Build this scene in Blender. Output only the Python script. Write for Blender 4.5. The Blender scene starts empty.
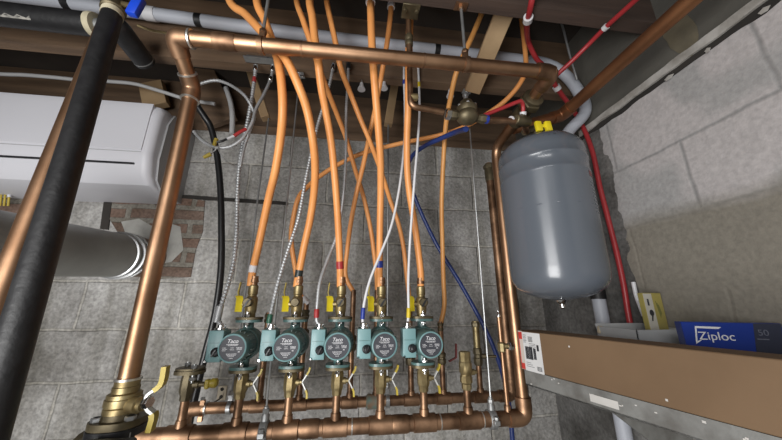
import bpy, bmesh, math, random
from mathutils import Vector, Matrix, noise
random.seed(7)
PI = math.pi
C = bpy.context.scene.collection
CZ = 1.30                                   # height of the camera above the basement floor
YAW, PITCH, FPX = math.radians(7.4), math.radians(16.0), 290.0

def ray(px, py):
    r = (px - 391) / FPX; u = (220 - py) / FPX
    h = math.cos(PITCH) - u * math.sin(PITCH)
    return (h * math.sin(YAW) + r * math.cos(YAW), h * math.cos(YAW) - r * math.sin(YAW), math.sin(PITCH) + u * math.cos(PITCH))
def W(px, py, Y):
    a = ray(px, py); t = Y / a[1]
    return Vector((a[0] * t, Y, a[2] * t + CZ))
def WX(px, py, X):
    a = ray(px, py); t = X / a[0]
    return Vector((X, a[1] * t, a[2] * t + CZ))
def V(x, y, z): return Vector((x, y, z + CZ))

# ------------------------------------------------------------------ materials
MATS = {}
def mat(name, c1, c2=None, rough=.5, metal=0., scale=8., bump=0., bscale=60., contrast=(.35, .65), coat=0., rough2=None, detail=4.):
    m = bpy.data.materials.new(name); m.use_nodes = True
    nt = m.node_tree; b = nt.nodes['Principled BSDF']
    tc = nt.nodes.new('ShaderNodeTexCoord')
    nz = nt.nodes.new('ShaderNodeTexNoise'); nz.inputs['Scale'].default_value = scale; nz.inputs['Detail'].default_value = detail
    nt.links.new(tc.outputs['Object'], nz.inputs['Vector'])
    rp = nt.nodes.new('ShaderNodeValToRGB')
    rp.color_ramp.elements[0].position, rp.color_ramp.elements[1].position = contrast
    c2 = c2 or tuple(v * .85 for v in c1)
    rp.color_ramp.elements[0].color = (*c2, 1); rp.color_ramp.elements[1].color = (*c1, 1)
    nt.links.new(nz.outputs['Fac'], rp.inputs['Fac']); nt.links.new(rp.outputs['Color'], b.inputs['Base Color'])
    b.inputs['Metallic'].default_value = metal
    if rough2 is None: b.inputs['Roughness'].default_value = rough
    else:
        mr = nt.nodes.new('ShaderNodeMapRange'); mr.inputs['To Min'].default_value = rough2; mr.inputs['To Max'].default_value = rough
        nt.links.new(nz.outputs['Fac'], mr.inputs['Value']); nt.links.new(mr.outputs['Result'], b.inputs['Roughness'])
    if coat: b.inputs['Coat Weight'].default_value = coat; b.inputs['Coat Roughness'].default_value = .15
    if bump:
        n2 = nt.nodes.new('ShaderNodeTexNoise'); n2.inputs['Scale'].default_value = bscale; n2.inputs['Detail'].default_value = 5
        nt.links.new(tc.outputs['Object'], n2.inputs['Vector'])
        bp = nt.nodes.new('ShaderNodeBump'); bp.inputs['Strength'].default_value = bump; bp.inputs['Distance'].default_value = .004
        nt.links.new(n2.outputs['Fac'], bp.inputs['Height']); nt.links.new(bp.outputs['Normal'], b.inputs['Normal'])
    MATS[name] = m
    return m

copper = mat('copper', (.52, .32, .195), (.31, .175, .10), .38, 1, 9, rough2=.5)
copper_dull = mat('copper_tarnished', (.42, .255, .155), (.15, .085, .05), .40, .95, 18, rough2=.58)
copper_dark = mat('copper_dark', (.36, .17, .08), (.22, .10, .05), .5, .85, 8)
brass = mat('brass', (.40, .325, .175), (.22, .165, .08), .42, .9, 30, rough2=.55)
bronze = mat('bronze', (.17, .14, .085), (.085, .068, .04), .5, .7, 25)
zinc = mat('zinc_lever', (.70, .70, .68), None, .45, .3, 20)
solder = mat('solder', (.72, .70, .66), None, .35, .9, 30)
chrome = mat('chrome', (.86, .87, .88), None, .18, 1, 10)
steel = mat('galvanized_steel', (.55, .56, .56), (.40, .41, .42), .38, .9, 18)
steel_dull = mat('dull_steel', (.35, .36, .36), (.25, .25, .25), .5, .7, 18)
armor = mat('armored_cable_steel', (.52, .53, .54), (.40, .41, .42), .45, .45, 30)
pex_orange = mat('orange_pex', (.82, .36, .115), (.72, .29, .085), .42, 0, 7)
pex_tan = mat('tan_pex', (.74, .36, .11), (.62, .28, .08), .4, 0, 7)
pex_red = mat('red_pex', (.40, .035, .04), (.30, .02, .025), .4, 0, 7)
pex_blue = mat('blue_pex', (.022, .045, .19), (.015, .03, .13), .35, 0, 7)
black_rubber = mat('black_foam', (.008, .008, .009), (.014, .014, .015), .5, 0, 40, bump=.25, bscale=90)
black_cable = mat('black_cable_jacket', (.012, .012, .013), None, .35, 0, 20)
black_plastic = mat('black_plastic', (.015, .015, .017), None, .4, 0, 20)
pump_green = mat('pump_green', (.105, .19, .185), (.07, .135, .13), .38, 0, 18, coat=.2)
box_teal = mat('box_teal', (.19, .335, .345), (.155, .285, .295), .42, 0, 14, coat=.15)
face_grey = mat('pump_label_grey', (.040, .042, .052), None, .6, 0, 20)
ink_white = mat('white_ink', (.75, .75, .77), None, .5, 0, 20)
ink_black = mat('black_ink', (.03, .03, .035), None, .6, 0, 20)
ink_grey = mat('grey_ink', (.18, .18, .19), None, .6, 0, 20)
yellow = mat('yellow_vinyl', (.82, .66, .02), (.70, .55, .02), .4, 0, 20)
yellow_dull = mat('worn_yellow_vinyl', (.50, .38, .05), (.40, .30, .04), .4, 0, 20)
blue_vinyl = mat('blue_vinyl', (.01, .06, .55), None, .4, 0, 20)
tape_white = mat('white_tape', (.72, .70, .72), None, .5); tape_black = mat('black_tape', (.02, .03, .03), None, .4)
tape_red = mat('red_tape', (.40, .03, .03), None, .45); tape_blue = mat('blue_tape', (.02, .045, .30), None, .4)
tape_green = mat('green_tape', (.02, .10, .06), None, .4); tape_yellow = mat('yellow_tape', (.70, .52, .02), None, .4)
white_plastic = mat('white_plastic', (.66, .66, .68), (.62, .62, .64), .38, 0, 3)
unit_white = mat('appliance_white', (.62, .62, .66), (.59, .59, .63), .42, 0, 2)
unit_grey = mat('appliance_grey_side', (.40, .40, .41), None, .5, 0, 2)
pvc_grey = mat('grey_pvc', (.46, .48, .53), (.40, .42, .47), .5, 0, 6)
cable_grey = mat('grey_cable_jacket', (.50, .50, .50), None, .5)
flue = mat('flue_galvanized', (.42, .42, .40), (.28, .28, .265), .42, .6, 4, rough2=.55)
tank_grey = mat('tank_grey_enamel', (.115, .130, .155), (.105, .12, .142), .25, 0, 3, coat=.5)
cardboard = mat('cardboard', (.175, .108, .058), (.145, .088, .046), .8, 0, 5, bump=.15, bscale=40)
paper = mat('white_paper', (.66, .66, .66), (.6, .6, .6), .6, 0, 8)
red_paper = mat('red_print', (.55, .05, .04), None, .6)
shelf_paint = mat('shelf_grey_paint', (.22, .22, .21), (.13, .125, .115), .6, .1, 22, bump=.3, contrast=(.3, .6))
shelf_white = mat('flaked_white_paint', (.6, .58, .55), None, .7)
carton_blue = mat('carton_blue', (.010, .036, .25), (.008, .028, .21), .35, 0, 5, coat=.2)
carton_mid = mat('carton_lighter_blue', (.015, .10, .36), None, .35)
carton_dark = mat('carton_dark', (.03, .035, .06), None, .4)
carton_yellow = mat('carton_yellow', (.36, .30, .08), (.28, .24, .08), .6, 0, 12)
carton_white = mat('carton_white', (.52, .50, .45), (.44, .42, .36), .6, 0, 14)
kraft = mat('crumpled_kraft', (.60, .40, .15), (.42, .26, .09), .7, 0, 30, bump=.8, bscale=50)
lumber_old = mat('old_lumber', (.19, .12, .072), (.10, .064, .04), .75, 0, 5, bump=.3, bscale=30)
lumber_new = mat('pale_lumber', (.42, .29, .16), (.31, .20, .105), .7, 0, 6, bump=.2, bscale=30)
subfloor = mat('dark_subfloor', (.05, .04, .032), (.035, .027, .022), .9, 0, 5)
dark_gap = mat('dark_open_joint', (.035, .03, .026), (.02, .018, .016), .95)
concrete_dark = mat('dark_concrete', (.125, .118, .10), (.07, .066, .058), .85, 0, 4, bump=.4, bscale=40, contrast=(.3, .7))
concrete_stain = mat('tan_cement_smear', (.17, .145, .095), (.115, .10, .07), .9, 0, 14)
paint_flake = mat('peeling_white_paint', (.52, .50, .47), (.30, .28, .25), .8, 0, 18, bump=.5)
room_wall = mat('room_wall_paint', (.45, .44, .42), (.40, .39, .37), .8, 0, 2)
floor_mat = mat('floor_concrete', (.30, .29, .27), (.22, .21, .20), .8, 0, 3, bump=.2)

def lumber_grain(m, axis):
    nt = m.node_tree
    tc = [n for n in nt.nodes if n.type == 'TEX_COORD'][0]
    mp = nt.nodes.new('ShaderNodeMapping'); s = [5, 5, 5]; s[axis] = .5; mp.inputs['Scale'].default_value = s
    nt.links.new(tc.outputs['Object'], mp.inputs['Vector'])
    for n in nt.nodes:
        if n.type == 'TEX_NOISE': nt.links.new(mp.outputs['Vector'], n.inputs['Vector'])
lumber_dark = mat('dark_joist_lumber', (.085, .055, .042), (.05, .033, .026), .8, 0, 5, bump=.3, bscale=30)
lumber_grain(lumber_old, 0); lumber_grain(lumber_dark, 0)

def block_mat(name, u, v, off, bw, rh, mortar, c1, c2, cm, stain, msmooth=.2, bump=.6, stain_scale=1.6, paint=None, streak=False):
    m = bpy.data.materials.new(name); m.use_nodes = True
    nt = m.node_tree; N = nt.nodes; L = nt.links; b = N['Principled BSDF']
    b.inputs['Roughness'].default_value = .88; b.inputs['Specular IOR Level'].default_value = .25
    tc = N.new('ShaderNodeTexCoord'); sp = N.new('ShaderNodeSeparateXYZ'); L.new(tc.outputs['Object'], sp.inputs[0])
    wob = N.new('ShaderNodeTexNoise'); wob.inputs['Scale'].default_value = 9; L.new(tc.outputs['Object'], wob.inputs['Vector'])
    cb = N.new('ShaderNodeCombineXYZ')
    L.new(sp.outputs[u], cb.inputs[0]); L.new(sp.outputs[v], cb.inputs[1])
    ad = N.new('ShaderNodeVectorMath'); ad.operation = 'ADD'; ad.inputs[1].default_value = (off[0], off[1], 0); L.new(cb.outputs[0], ad.inputs[0])
    ws = N.new('ShaderNodeVectorMath'); ws.operation = 'SCALE'; ws.inputs['Scale'].default_value = .017
    L.new(wob.outputs['Color'], ws.inputs[0])
    ad2 = N.new('ShaderNodeVectorMath'); ad2.operation = 'ADD'; L.new(ad.outputs[0], ad2.inputs[0]); L.new(ws.outputs[0], ad2.inputs[1])
    br = N.new('ShaderNodeTexBrick'); br.offset = .5; br.offset_frequency = 2
    br.inputs['Scale'].default_value = 1; br.inputs['Mortar Size'].default_value = mortar; br.inputs['Mortar Smooth'].default_value = msmooth
    br.inputs['Brick Width'].default_value = bw; br.inputs['Row Height'].default_value = rh
    br.inputs['Color1'].default_value = (*c1, 1); br.inputs['Color2'].default_value = (*c2, 1); br.inputs['Mortar'].default_value = (*cm, 1)
    L.new(ad2.outputs[0], br.inputs['Vector'])
    fine = N.new('ShaderNodeTexNoise'); fine.inputs['Scale'].default_value = 95; fine.inputs['Detail'].default_value = 6; L.new(tc.outputs['Object'], fine.inputs['Vector'])
    big = N.new('ShaderNodeTexNoise'); big.inputs['Scale'].default_value = stain_scale * 2; big.inputs['Detail'].default_value = 7; big.inputs['Roughness'].default_value = .65
    L.new(tc.outputs['Object'], big.inputs['Vector'])
    rp = N.new('ShaderNodeValToRGB'); rp.color_ramp.elements[0].position = .33; rp.color_ramp.elements[1].position = .62
    rp.color_ramp.elements[0].color = (*stain, 1); rp.color_ramp.elements[1].color = (1, 1, 1, 1); L.new(big.outputs['Fac'], rp.inputs['Fac'])
    mx = N.new('ShaderNodeMix'); mx.data_type = 'RGBA'; mx.blend_type = 'MULTIPLY'; mx.inputs[0].default_value = 1
    L.new(br.outputs['Color'], mx.inputs[6]); L.new(rp.outputs['Color'], mx.inputs[7])
    rf = N.new('ShaderNodeValToRGB'); rf.color_ramp.elements[0].position = .3; rf.color_ramp.elements[1].position = .7
    rf.color_ramp.elements[0].color = (.66, .66, .66, 1); rf.color_ramp.elements[1].color = (1.14, 1.14, 1.14, 1); L.new(fine.outputs['Fac'], rf.inputs['Fac'])
    m2 = N.new('ShaderNodeMix'); m2.data_type = 'RGBA'; m2.blend_type = 'MULTIPLY'; m2.inputs[0].default_value = 1
    L.new(mx.outputs[2], m2.inputs[6]); L.new(rf.outputs['Color'], m2.inputs[7])
    out = m2.outputs[2]
    if streak:                                  # damp drip marks running down the blocks
        mp = N.new('ShaderNodeMapping'); mp.inputs['Scale'].default_value = (9, 9, .9); L.new(tc.outputs['Object'], mp.inputs['Vector'])
        sn = N.new('ShaderNodeTexNoise'); sn.inputs['Scale'].default_value = 1; sn.inputs['Detail'].default_value = 6; sn.inputs['Roughness'].default_value = .6; L.new(mp.outputs['Vector'], sn.inputs['Vector'])
        sr = N.new('ShaderNodeValToRGB'); sr.color_ramp.elements[0].position = .38; sr.color_ramp.elements[1].position = .6
        sr.color_ramp.elements[0].color = (.62, .61, .58, 1); sr.color_ramp.elements[1].color = (1.05, 1.05, 1.06, 1); L.new(sn.outputs['Fac'], sr.inputs['Fac'])
        m4 = N.new('ShaderNodeMix'); m4.data_type = 'RGBA'; m4.blend_type = 'MULTIPLY'; m4.inputs[0].default_value = 1; L.new(out, m4.inputs[6]); L.new(sr.outputs['Color'], m4.inputs[7]); out = m4.outputs[2]
    if paint:                                   # (axis, limit, sign, colour, colour2): an old coat of paint that stops at a ragged edge
        ax, lim, col, col2, low, zl_ = paint
        pn = N.new('ShaderNodeTexNoise'); pn.inputs['Scale'].default_value = 14; pn.inputs['Detail'].default_value = 6; L.new(tc.outputs['Object'], pn.inputs['Vector'])
        ma = N.new('ShaderNodeMath'); ma.operation = 'MULTIPLY_ADD'; ma.inputs[1].default_value = .07; L.new(pn.outputs['Fac'], ma.inputs[0]); L.new(sp.outputs[ax], ma.inputs[2])
        lt = N.new('ShaderNodeMath'); lt.operation = 'LESS_THAN'; lt.inputs[1].default_value = lim + .035; L.new(ma.outputs[0], lt.inputs[0])
        pp = N.new('ShaderNodeTexNoise'); pp.inputs['Scale'].default_value = 3.2; pp.inputs['Detail'].default_value = 2; L.new(tc.outputs['Object'], pp.inputs['Vector'])
        pr = N.new('ShaderNodeValToRGB'); pr.color_ramp.elements[0].position = .47; pr.color_ramp.elements[1].position = .53
        pr.color_ramp.elements[0].color = (*col2, 1); pr.color_ramp.elements[1].color = (*col, 1); L.new(pp.outputs['Fac'], pr.inputs['Fac'])
        mm = N.new('ShaderNodeMix'); mm.data_type = 'RGBA'; L.new(br.outputs['Fac'], mm.inputs[0]); L.new(pr.outputs['Color'], mm.inputs[6]); mm.inputs[7].default_value = (*[v * .8 for v in col2], 1)
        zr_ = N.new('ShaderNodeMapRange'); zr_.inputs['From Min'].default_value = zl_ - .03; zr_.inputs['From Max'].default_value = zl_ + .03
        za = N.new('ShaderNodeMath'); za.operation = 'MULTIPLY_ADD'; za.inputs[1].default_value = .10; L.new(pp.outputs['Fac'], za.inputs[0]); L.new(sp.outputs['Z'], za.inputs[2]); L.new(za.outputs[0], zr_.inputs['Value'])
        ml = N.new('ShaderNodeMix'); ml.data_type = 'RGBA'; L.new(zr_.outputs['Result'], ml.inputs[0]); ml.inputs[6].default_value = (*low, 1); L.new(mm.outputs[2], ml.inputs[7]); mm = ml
        mf = N.new('ShaderNodeMix'); mf.data_type = 'RGBA'; mf.blend_type = 'MULTIPLY'; mf.inputs[0].default_value = .5; L.new(mm.outputs[2], mf.inputs[6]); L.new(rf.outputs['Color'], mf.inputs[7])
        m3 = N.new('ShaderNodeMix'); m3.data_type = 'RGBA'; L.new(lt.outputs[0], m3.inputs[0]); L.new(out, m3.inputs[6]); L.new(mf.outputs[2], m3.inputs[7])
        out = m3.outputs[2]
    L.new(out, b.inputs['Base Color'])
    h = N.new('ShaderNodeMath'); h.operation = 'MULTIPLY_ADD'; h.inputs[1].default_value = -1.2; L.new(br.outputs['Fac'], h.inputs[0])
    L.new(fine.outputs['Fac'], h.inputs[2])
    bp = N.new('ShaderNodeBump'); bp.inputs['Strength'].default_value = bump; bp.inputs['Distance'].default_value = .005
    L.new(h.outputs[0], bp.inputs['Height']); L.new(bp.outputs['Normal'], b.inputs['Normal'])
    return m
wall_block = block_mat('grey_concrete_block', 'X', 'Z', (.676 + .366 * 12, .272 - CZ + .183 * 24), .366, .183, .0075,
                       (.57, .56, .54), (.46, .45, .435), (.60, .58, .535), (.42, .41, .39), msmooth=.7, bump=.9, streak=True)
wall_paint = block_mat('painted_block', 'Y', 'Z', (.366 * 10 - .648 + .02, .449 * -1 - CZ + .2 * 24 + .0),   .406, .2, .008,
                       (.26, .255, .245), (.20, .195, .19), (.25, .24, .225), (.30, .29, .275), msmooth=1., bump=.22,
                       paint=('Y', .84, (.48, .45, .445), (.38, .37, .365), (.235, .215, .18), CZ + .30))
brick = block_mat('old_red_brick', 'X', 'Z', (3, 3), .17, .062, .012, (.21, .14, .11), (.18, .135, .11), (.25, .235, .205), (.6, .57, .53), bump=.9, stain_scale=6)

# ------------------------------------------------------------------ mesh building
def frame(d):
    d = d.normalized(); a = Vector((0, 0, 1)) if abs(d.z) < .9 else Vector((1, 0, 0))
    x = d.cross(a).normalized(); return x, d.cross(x).normalized()
class MB:
    def __init__(s): s.v = []; s.f = []
    def add(s, vs, fs):
        o = len(s.v); s.v += [Vector(p) for p in vs]; s.f += [[i + o for i in f] for f in fs]; return s
    def box(s, c, size, rot=None, bev=0., seg=1):
        bm = bmesh.new(); bmesh.ops.create_cube(bm, size=1)
        for v in bm.verts: v.co = Vector((v.co.x * size[0], v.co.y * size[1], v.co.z * size[2]))
        if bev: bmesh.ops.bevel(bm, geom=bm.edges[:], offset=bev, segments=seg, affect='EDGES', profile=.5)
        bm.verts.index_update(); R = rot or Matrix.Identity(3); c = Vector(c)
        s.add([c + R @ v.co for v in bm.verts], [[v.index for v in f.verts] for f in bm.faces]); bm.free(); return s
    def span(s, a, b, bev=0.):
        a, b = Vector(a), Vector(b); return s.box((a + b) / 2, [abs(q) for q in (b - a)], None, bev)
    def lathe(s, o, axis, prof, n=20, caps=True, ph=0., sx=1.):
        o, axis = Vector(o), Vector(axis).normalized(); x, y = frame(axis); vs, fs = [], []
        for r, h in prof:
            for k in range(n):
                a = 2 * PI * k / n + ph; vs.append(o + axis * h + x * (r * math.cos(a) * sx) + y * (r * math.sin(a)))
        for j in range(len(prof) - 1):
            for k in range(n):
                k2 = (k + 1) % n; fs.append([j * n + k, j * n + k2, (j + 1) * n + k2, (j + 1) * n + k])
        if caps: fs.append(list(range(n))[::-1]); fs.append([(len(prof) - 1) * n + k for k in range(n)])
        return s.add(vs, fs)
    def cyl(s, a, b, r, n=14, r2=None):
        a, b = Vector(a), Vector(b); return s.lathe(a, b - a, [(r, 0), (r if r2 is None else r2, (b - a).length)], n)
    def hexn(s, o, axis, r, h): return s.lathe(o, axis, [(r * .9, 0), (r, h * .12), (r, h * .88), (r * .9, h)], 6)
    def tube(s, pts, r, n=10, rib=None):
        pts = [Vector(p) for p in pts]; vs, fs = [], []; x = None; rings = 0
        for i, p in enumerate(pts):
            t = (pts[min(i + 1, len(pts) - 1)] - pts[max(i - 1, 0)]).normalized()
            if x is None: x = frame(t)[0]
            x = (x - t * x.dot(t)).normalized(); y = t.cross(x)
            rr = r(i / (len(pts) - 1)) if callable(r) else r
            if rib: rr *= (1 + rib * (1 if i % 2 else -1))
            for k in range(n):
                a = 2 * PI * k / n; vs.append(p + x * rr * math.cos(a) + y * rr * math.sin(a))
        for j in range(len(pts) - 1):
            for k in range(n):
                k2 = (k + 1) % n; fs.append([j * n + k, j * n + k2, (j + 1) * n + k2, (j + 1) * n + k])
        fs.append(list(range(n))[::-1]); fs.append([(len(pts) - 1) * n + k for k in range(n)])
        return s.add(vs, fs)
    def prism(s, poly, o, ux, uy, d):
        o, ux, uy, d = Vector(o), Vector(ux), Vector(uy), Vector(d); n = len(poly)
        a = [o + ux * p[0] + uy * p[1] for p in poly]; b = [p + d for p in a]
        return s.add(a + b, [list(range(n))[::-1], [n + k for k in range(n)]] + [[k, (k + 1) % n, n + (k + 1) % n, n + k] for k in range(n)])
    def ball(s, c, r, n=12, sc=(1, 1, 1)):
        prof = [(max(1e-4, r * math.sin(PI * j / n)), -r * math.cos(PI * j / n)) for j in range(n + 1)]
        m = MB(); m.lathe((0, 0, 0), (0, 0, 1), prof, n * 2); c = Vector(c)
        return s.add([c + Vector((v.x * sc[0], v.y * sc[1], v.z * sc[2])) for v in m.v], m.f)
    def build(s, name, m, parent=None, loc=None, smooth=True, ang=38):
        me = bpy.data.meshes.new(name); o = bpy.data.objects.new(name, me)
        base = Vector(loc) if loc is not None else (parent_loc(parent) if parent else Vector((0, 0, 0)))
        me.from_pydata([v - base for v in s.v], [], s.f); me.validate()
        bm = bmesh.new(); bm.from_mesh(me); bmesh.ops.recalc_face_normals(bm, faces=bm.faces); bm.to_mesh(me); bm.free()
        if smooth:
            me.polygons.foreach_set('use_smooth', [True] * len(me.polygons)); me.set_sharp_from_angle(angle=math.radians(ang))
        me.materials.append(m); C.objects.link(o)
        if parent: o.parent = parent
        if parent is None and loc is not None: o.location = loc
        o['_b'] = list(base)
        return o
def parent_loc(p): return Vector(p['_b'])
def tag(o, label, cat, group=None, kind=None):
    o['label'] = label; o['category'] = cat
    if group: o['group'] = group
    if kind: o['kind'] = kind
    return o
def thing(name, label, cat, loc, group=None):
    o = bpy.data.objects.new(name, None); C.objects.link(o); o.location = loc; o['_b'] = list(loc); o.empty_display_size = .05
    return tag(o, label, cat, group)
def struct(name, mb, m, parent=None):
    o = mb.build(name, m, parent)
    if parent is None: o['kind'] = 'structure'
    return o
def copy_tree(o, parent=None):
    c = o.copy(); C.objects.link(c)
    if parent: c.parent = parent
    for ch in [k for k in o.children]: copy_tree(ch, c)
    return c
def spline(pts, sub=8, step=None):
    P = [Vector(p) for p in pts]; out = []
    P = [P[0] * 2 - P[1]] + P + [P[-1] * 2 - P[-2]]
    for i in range(1, len(P) - 2):
        a, b, c, d = P[i - 1:i + 3]
        for k in range(sub):
            t = k / sub
            out.append(.5 * ((2 * b) + (c - a) * t + (2 * a - 5 * b + 4 * c - d) * t * t + (3 * b - a - 3 * c + d) * t ** 3))
    out.append(P[-2])
    if step:
        res = [out[0]]; acc = 0
        for i in range(1, len(out)):
            a, b = out[i - 1], out[i]; l = (b - a).length
            while acc + l >= step:
                q = (step - acc) / l; a = a + (b - a) * q; l = (b - a).length; acc = 0; res.append(a)
            acc += l
        out = res
    return out
def px(lst): return [W(*p) for p in lst]
def text(s, size, M, m, name, parent, ext=.0006, sx=1., align='CENTER', shear=0.):
    cu = bpy.data.curves.new('t', 'FONT'); cu.body = s; cu.size = size; cu.extrude = ext; cu.align_x = align; cu.align_y = 'CENTER'; cu.shear = shear
    to = bpy.data.objects.new('t', cu); C.objects.link(to)
    dg = bpy.context.evaluated_depsgraph_get(); me = bpy.data.meshes.new_from_object(to.evaluated_get(dg))
    bpy.data.objects.remove(to); base = parent_loc(parent)
    for v in me.vertices: v.co = M @ Vector((v.co.x * sx, v.co.y, v.co.z)) - base
    me.materials.clear(); me.materials.append(m); me.name = name
    o = bpy.data.objects.new(name, me); C.objects.link(o); o.parent = parent; o['_b'] = list(base)
    return o
RX90 = Matrix.Rotation(PI / 2, 4, 'X')

# ------------------------------------------------------------------ the setting
XR, YB = .90, 1.33
o = struct('floor', MB().box((-1.6, -1, -.05), (6.4, 6, .1)), floor_mat)
ceil = struct('ceiling', MB().box((-1.6, -1, CZ + 1.12), (6.4, 6, .06)), subfloor)
wb = struct('wall_back', MB().span((-4.7, YB, 0), (XR + .1, YB + .2, CZ + .80)), wall_block)
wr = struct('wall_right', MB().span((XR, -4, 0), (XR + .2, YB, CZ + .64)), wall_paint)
struct('wall_left', MB().span((-4.8, -4, 0), (-4.7, YB + .2, CZ + 1.1)), room_wall)
struct('wall_front', MB().span((-4.8, -4.1, 0), (XR + .2, -4, CZ + 1.1)), room_wall)
# sill plate and rim board on top of the back wall
struct('trim_1', MB().span((-4.7, YB - .005, CZ + .80), (XR + .1, YB + .19, CZ + .842)), lumber_old)
struct('trim_2', MB().span((-4.7, YB + .03, CZ + .842), (XR + .1, YB + .19, CZ + 1.09)), lumber_old)
# dark concrete beam on top of the right wall, with the strip of peeling paint along its lower edge
b = MB(); b.span((XR - .004, -4, CZ + .665), (XR + .2, YB + .03, CZ + 1.09)); struct('trim_3', b, concrete_dark)
def ragged(y0, y1, z0, z1, x0, x1, jit, step=.02, seed=0):
    vs, fs = [], []; n = int((y1 - y0) / step)
    for i in range(n + 1):
        y = y0 + (y1 - y0) * i / n
        a = z0 + jit * noise.noise(Vector((y * 14, seed, 0))); c = z1 + jit * .4 * noise.noise(Vector((y * 17, seed + 5, 0)))
        vs += [(x0, y, a), (x0, y, c), (x1, y, a), (x1, y, c)]
    for i in range(n):
        k = i * 4
        fs += [[k, k + 1, k + 5, k + 4], [k + 2, k + 6, k + 7, k + 3], [k + 1, k + 3, k + 7, k + 5], [k, k + 4, k + 6, k + 2]]
    fs += [[0, 2, 3, 1], [n * 4, n * 4 + 1, n * 4 + 3, n * 4 + 2]]
    return MB().add(vs, fs)
struct('trim_4', ragged(-.4, .93, CZ + .648, CZ + .672, XR - .010, XR + .01, .010), paint_flake)
struct('trim_5', ragged(-.4, .93, CZ + .632, CZ + .650, XR - .003, XR + .05, .012, seed=3), dark_gap)
fl = MB()
for i in range(5):
    y = .22 + i * .09 + random.uniform(-.03, .03); w = random.uniform(.012, .03)
    fl.prism([(0, 0), (w * .5, .006), (w, .001), (w * .8, -.007), (w * .3, -.009)], V(XR - .004, y, .640 + random.uniform(-.006, .004)), (0, 1, 0), (.15, 0, 1), (-.001, 0, 0))
fl.build('paint_flakes', paint_flake, wr)
# smear of tan cement on the dark beam
pts = [(random.uniform(.9, 1.1) * math.cos(a) * .035, random.uniform(.85, 1.1) * math.sin(a) * .085) for a in [2 * PI * k / 22 for k in range(22)]]
c0 = WX(680, 32, XR - .004); MB().prism(pts, c0, (0, 1, 0), (0, .12, 1), (-.002, 0, 0)).build('cement_smear', concrete_stain, [x for x in C.objects if x.name == 'trim_3'][0])

# joists running along the back wall (structure of the ceiling)
struct('ceiling_joist', MB().span((-4.7, .575, CZ + .82), (XR - .004, .613, CZ + 1.09)), lumber_dark)
struct('ceiling_joist', MB().span((-4.7, .90, CZ + .82), (XR - .004, .938, CZ + 1.09)), lumber_old)
for yy in (.19, -.21, -.61, -1.01, -1.41, -1.81, -2.21):
    struct('ceiling_joist', MB().span((-4.7, yy, CZ + .82), (XR - .004, yy + .038, CZ + 1.09)), lumber_old)

# brick patch around the flue and the open joint, both part of the back wall
def blob(cx, cz, pairs, thick, name, m):
    MB().prism([(W(x, y, YB).x, W(x, y, YB).z) for x, y in pairs], (0, YB + .0005, 0), (1, 0, 0), (0, 0, 1), (0, -thick, 0)).build(name, m, wb)
blob(0, 0, [(113, 193), (160, 194), (205, 201), (203, 232), (196, 250), (191, 277), (150, 280), (146, 262), (168, 240), (140, 232), (118, 232), (108, 216)], .004, 'brick_patch', brick)
blob(0, 0, [(-30, 186), (44, 188), (46, 205), (40, 215), (-30, 210)], .006, 'brick_patch', brick)
cement = mat('cement_smear', (.38, .375, .35), (.28, .275, .255), .9, 0, 16, bump=.6)
blob(0, 0, [(122, 222), (140, 219), (152, 226), (166, 222), (181, 227), (184, 250), (172, 262), (150, 266), (148, 240), (128, 238)], .0055, 'mortar_smear', cement)
blob(0, 0, [(106, 193), (114, 193), (109, 230), (101, 229)], .0062, 'open_joint', dark_gap)
g = MB(); n = 34
tp, bt = [], []
for i in range(n + 1):
    x = 106 + (288 - 106) * i / n; yc = 192 + (204 - 192) * i / n
    tp.append((x, yc - 1.6 - .5 * random.random())); bt.append((x, yc + 1.2 + .6 * random.random()))
blob(0, 0, tp + bt[::-1], .0064, 'open_joint', dark_gap)

# ------------------------------------------------------------------ wood hung in the joist bay
def board(name, label, a, b, w, t, m, cat='board', up=Vector((0, 1, 0)), group=None):
    a, b = Vector(a), Vector(b); d = (b - a).normalized(); x = d.cross(up).normalized(); y = x.cross(d)
    R = Matrix((x, y, d)).transposed()
    q = MB().box((a + b) / 2, (w, t, (b - a).length), R, .002)
    return tag(q.build(name, m, None, loc=(a + b) / 2), label, cat, group)
board('wood_bridging', 'pale diagonal wood bridging board in the joist bay above the brass valve', W(507, 6, .64), W(472, 92, .885), .06, .02, lumber_new)
board('wood_block', 'pale wood hanger block above the fourth pump, dark rod below it', W(397, 70, 1.12), W(388, 125, 1.12), .036, .036, lumber_new)
board('wood_block', 'narrow wood hanger block behind the armored cables, dark rod below it', W(247, 60, 1.12), W(266, 119, 1.12), .034, .036, lumber_new)
board('wood_post', 'wide dark brown board behind the coiled armored cable', W(198, 70, 1.27), W(222, 124, 1.27), .14, .03, lumber_old)
board('wood_block', 'pale wood block on top of the wall beside the white wall unit', W(152, 84, 1.304), W(157, 107, 1.304), .10, .038, lumber_new)

# ------------------------------------------------------------------ copper piping
def pipe(mb, pts, r, bend=.03, n=16):
    """straight runs joined by rounded bends"""
    P = [Vector(p) for p in pts]; out = [P[0]]
    for i in range(1, len(P) - 1):
        a = (P[i - 1] - P[i]); c = (P[i + 1] - P[i]); bl = min(bend, a.length * .45, c.length * .45)
        p0 = P[i] + a.normalized() * bl; p2 = P[i] + c.normalized() * bl
        for k in range(7):
            t = k / 6; out.append(p0 * (1 - t) ** 2 + P[i] * 2 * t * (1 - t) + p2 * t * t)
    out.append(P[-1]); return mb.tube(out, r, n)
def band(p, d, r, h): return MB().lathe(Vector(p) - Vector(d).normalized() * h / 2, d, [(r * .94, 0), (r, h * .15), (r, h * .85), (r * .94, h)], 16)

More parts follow.
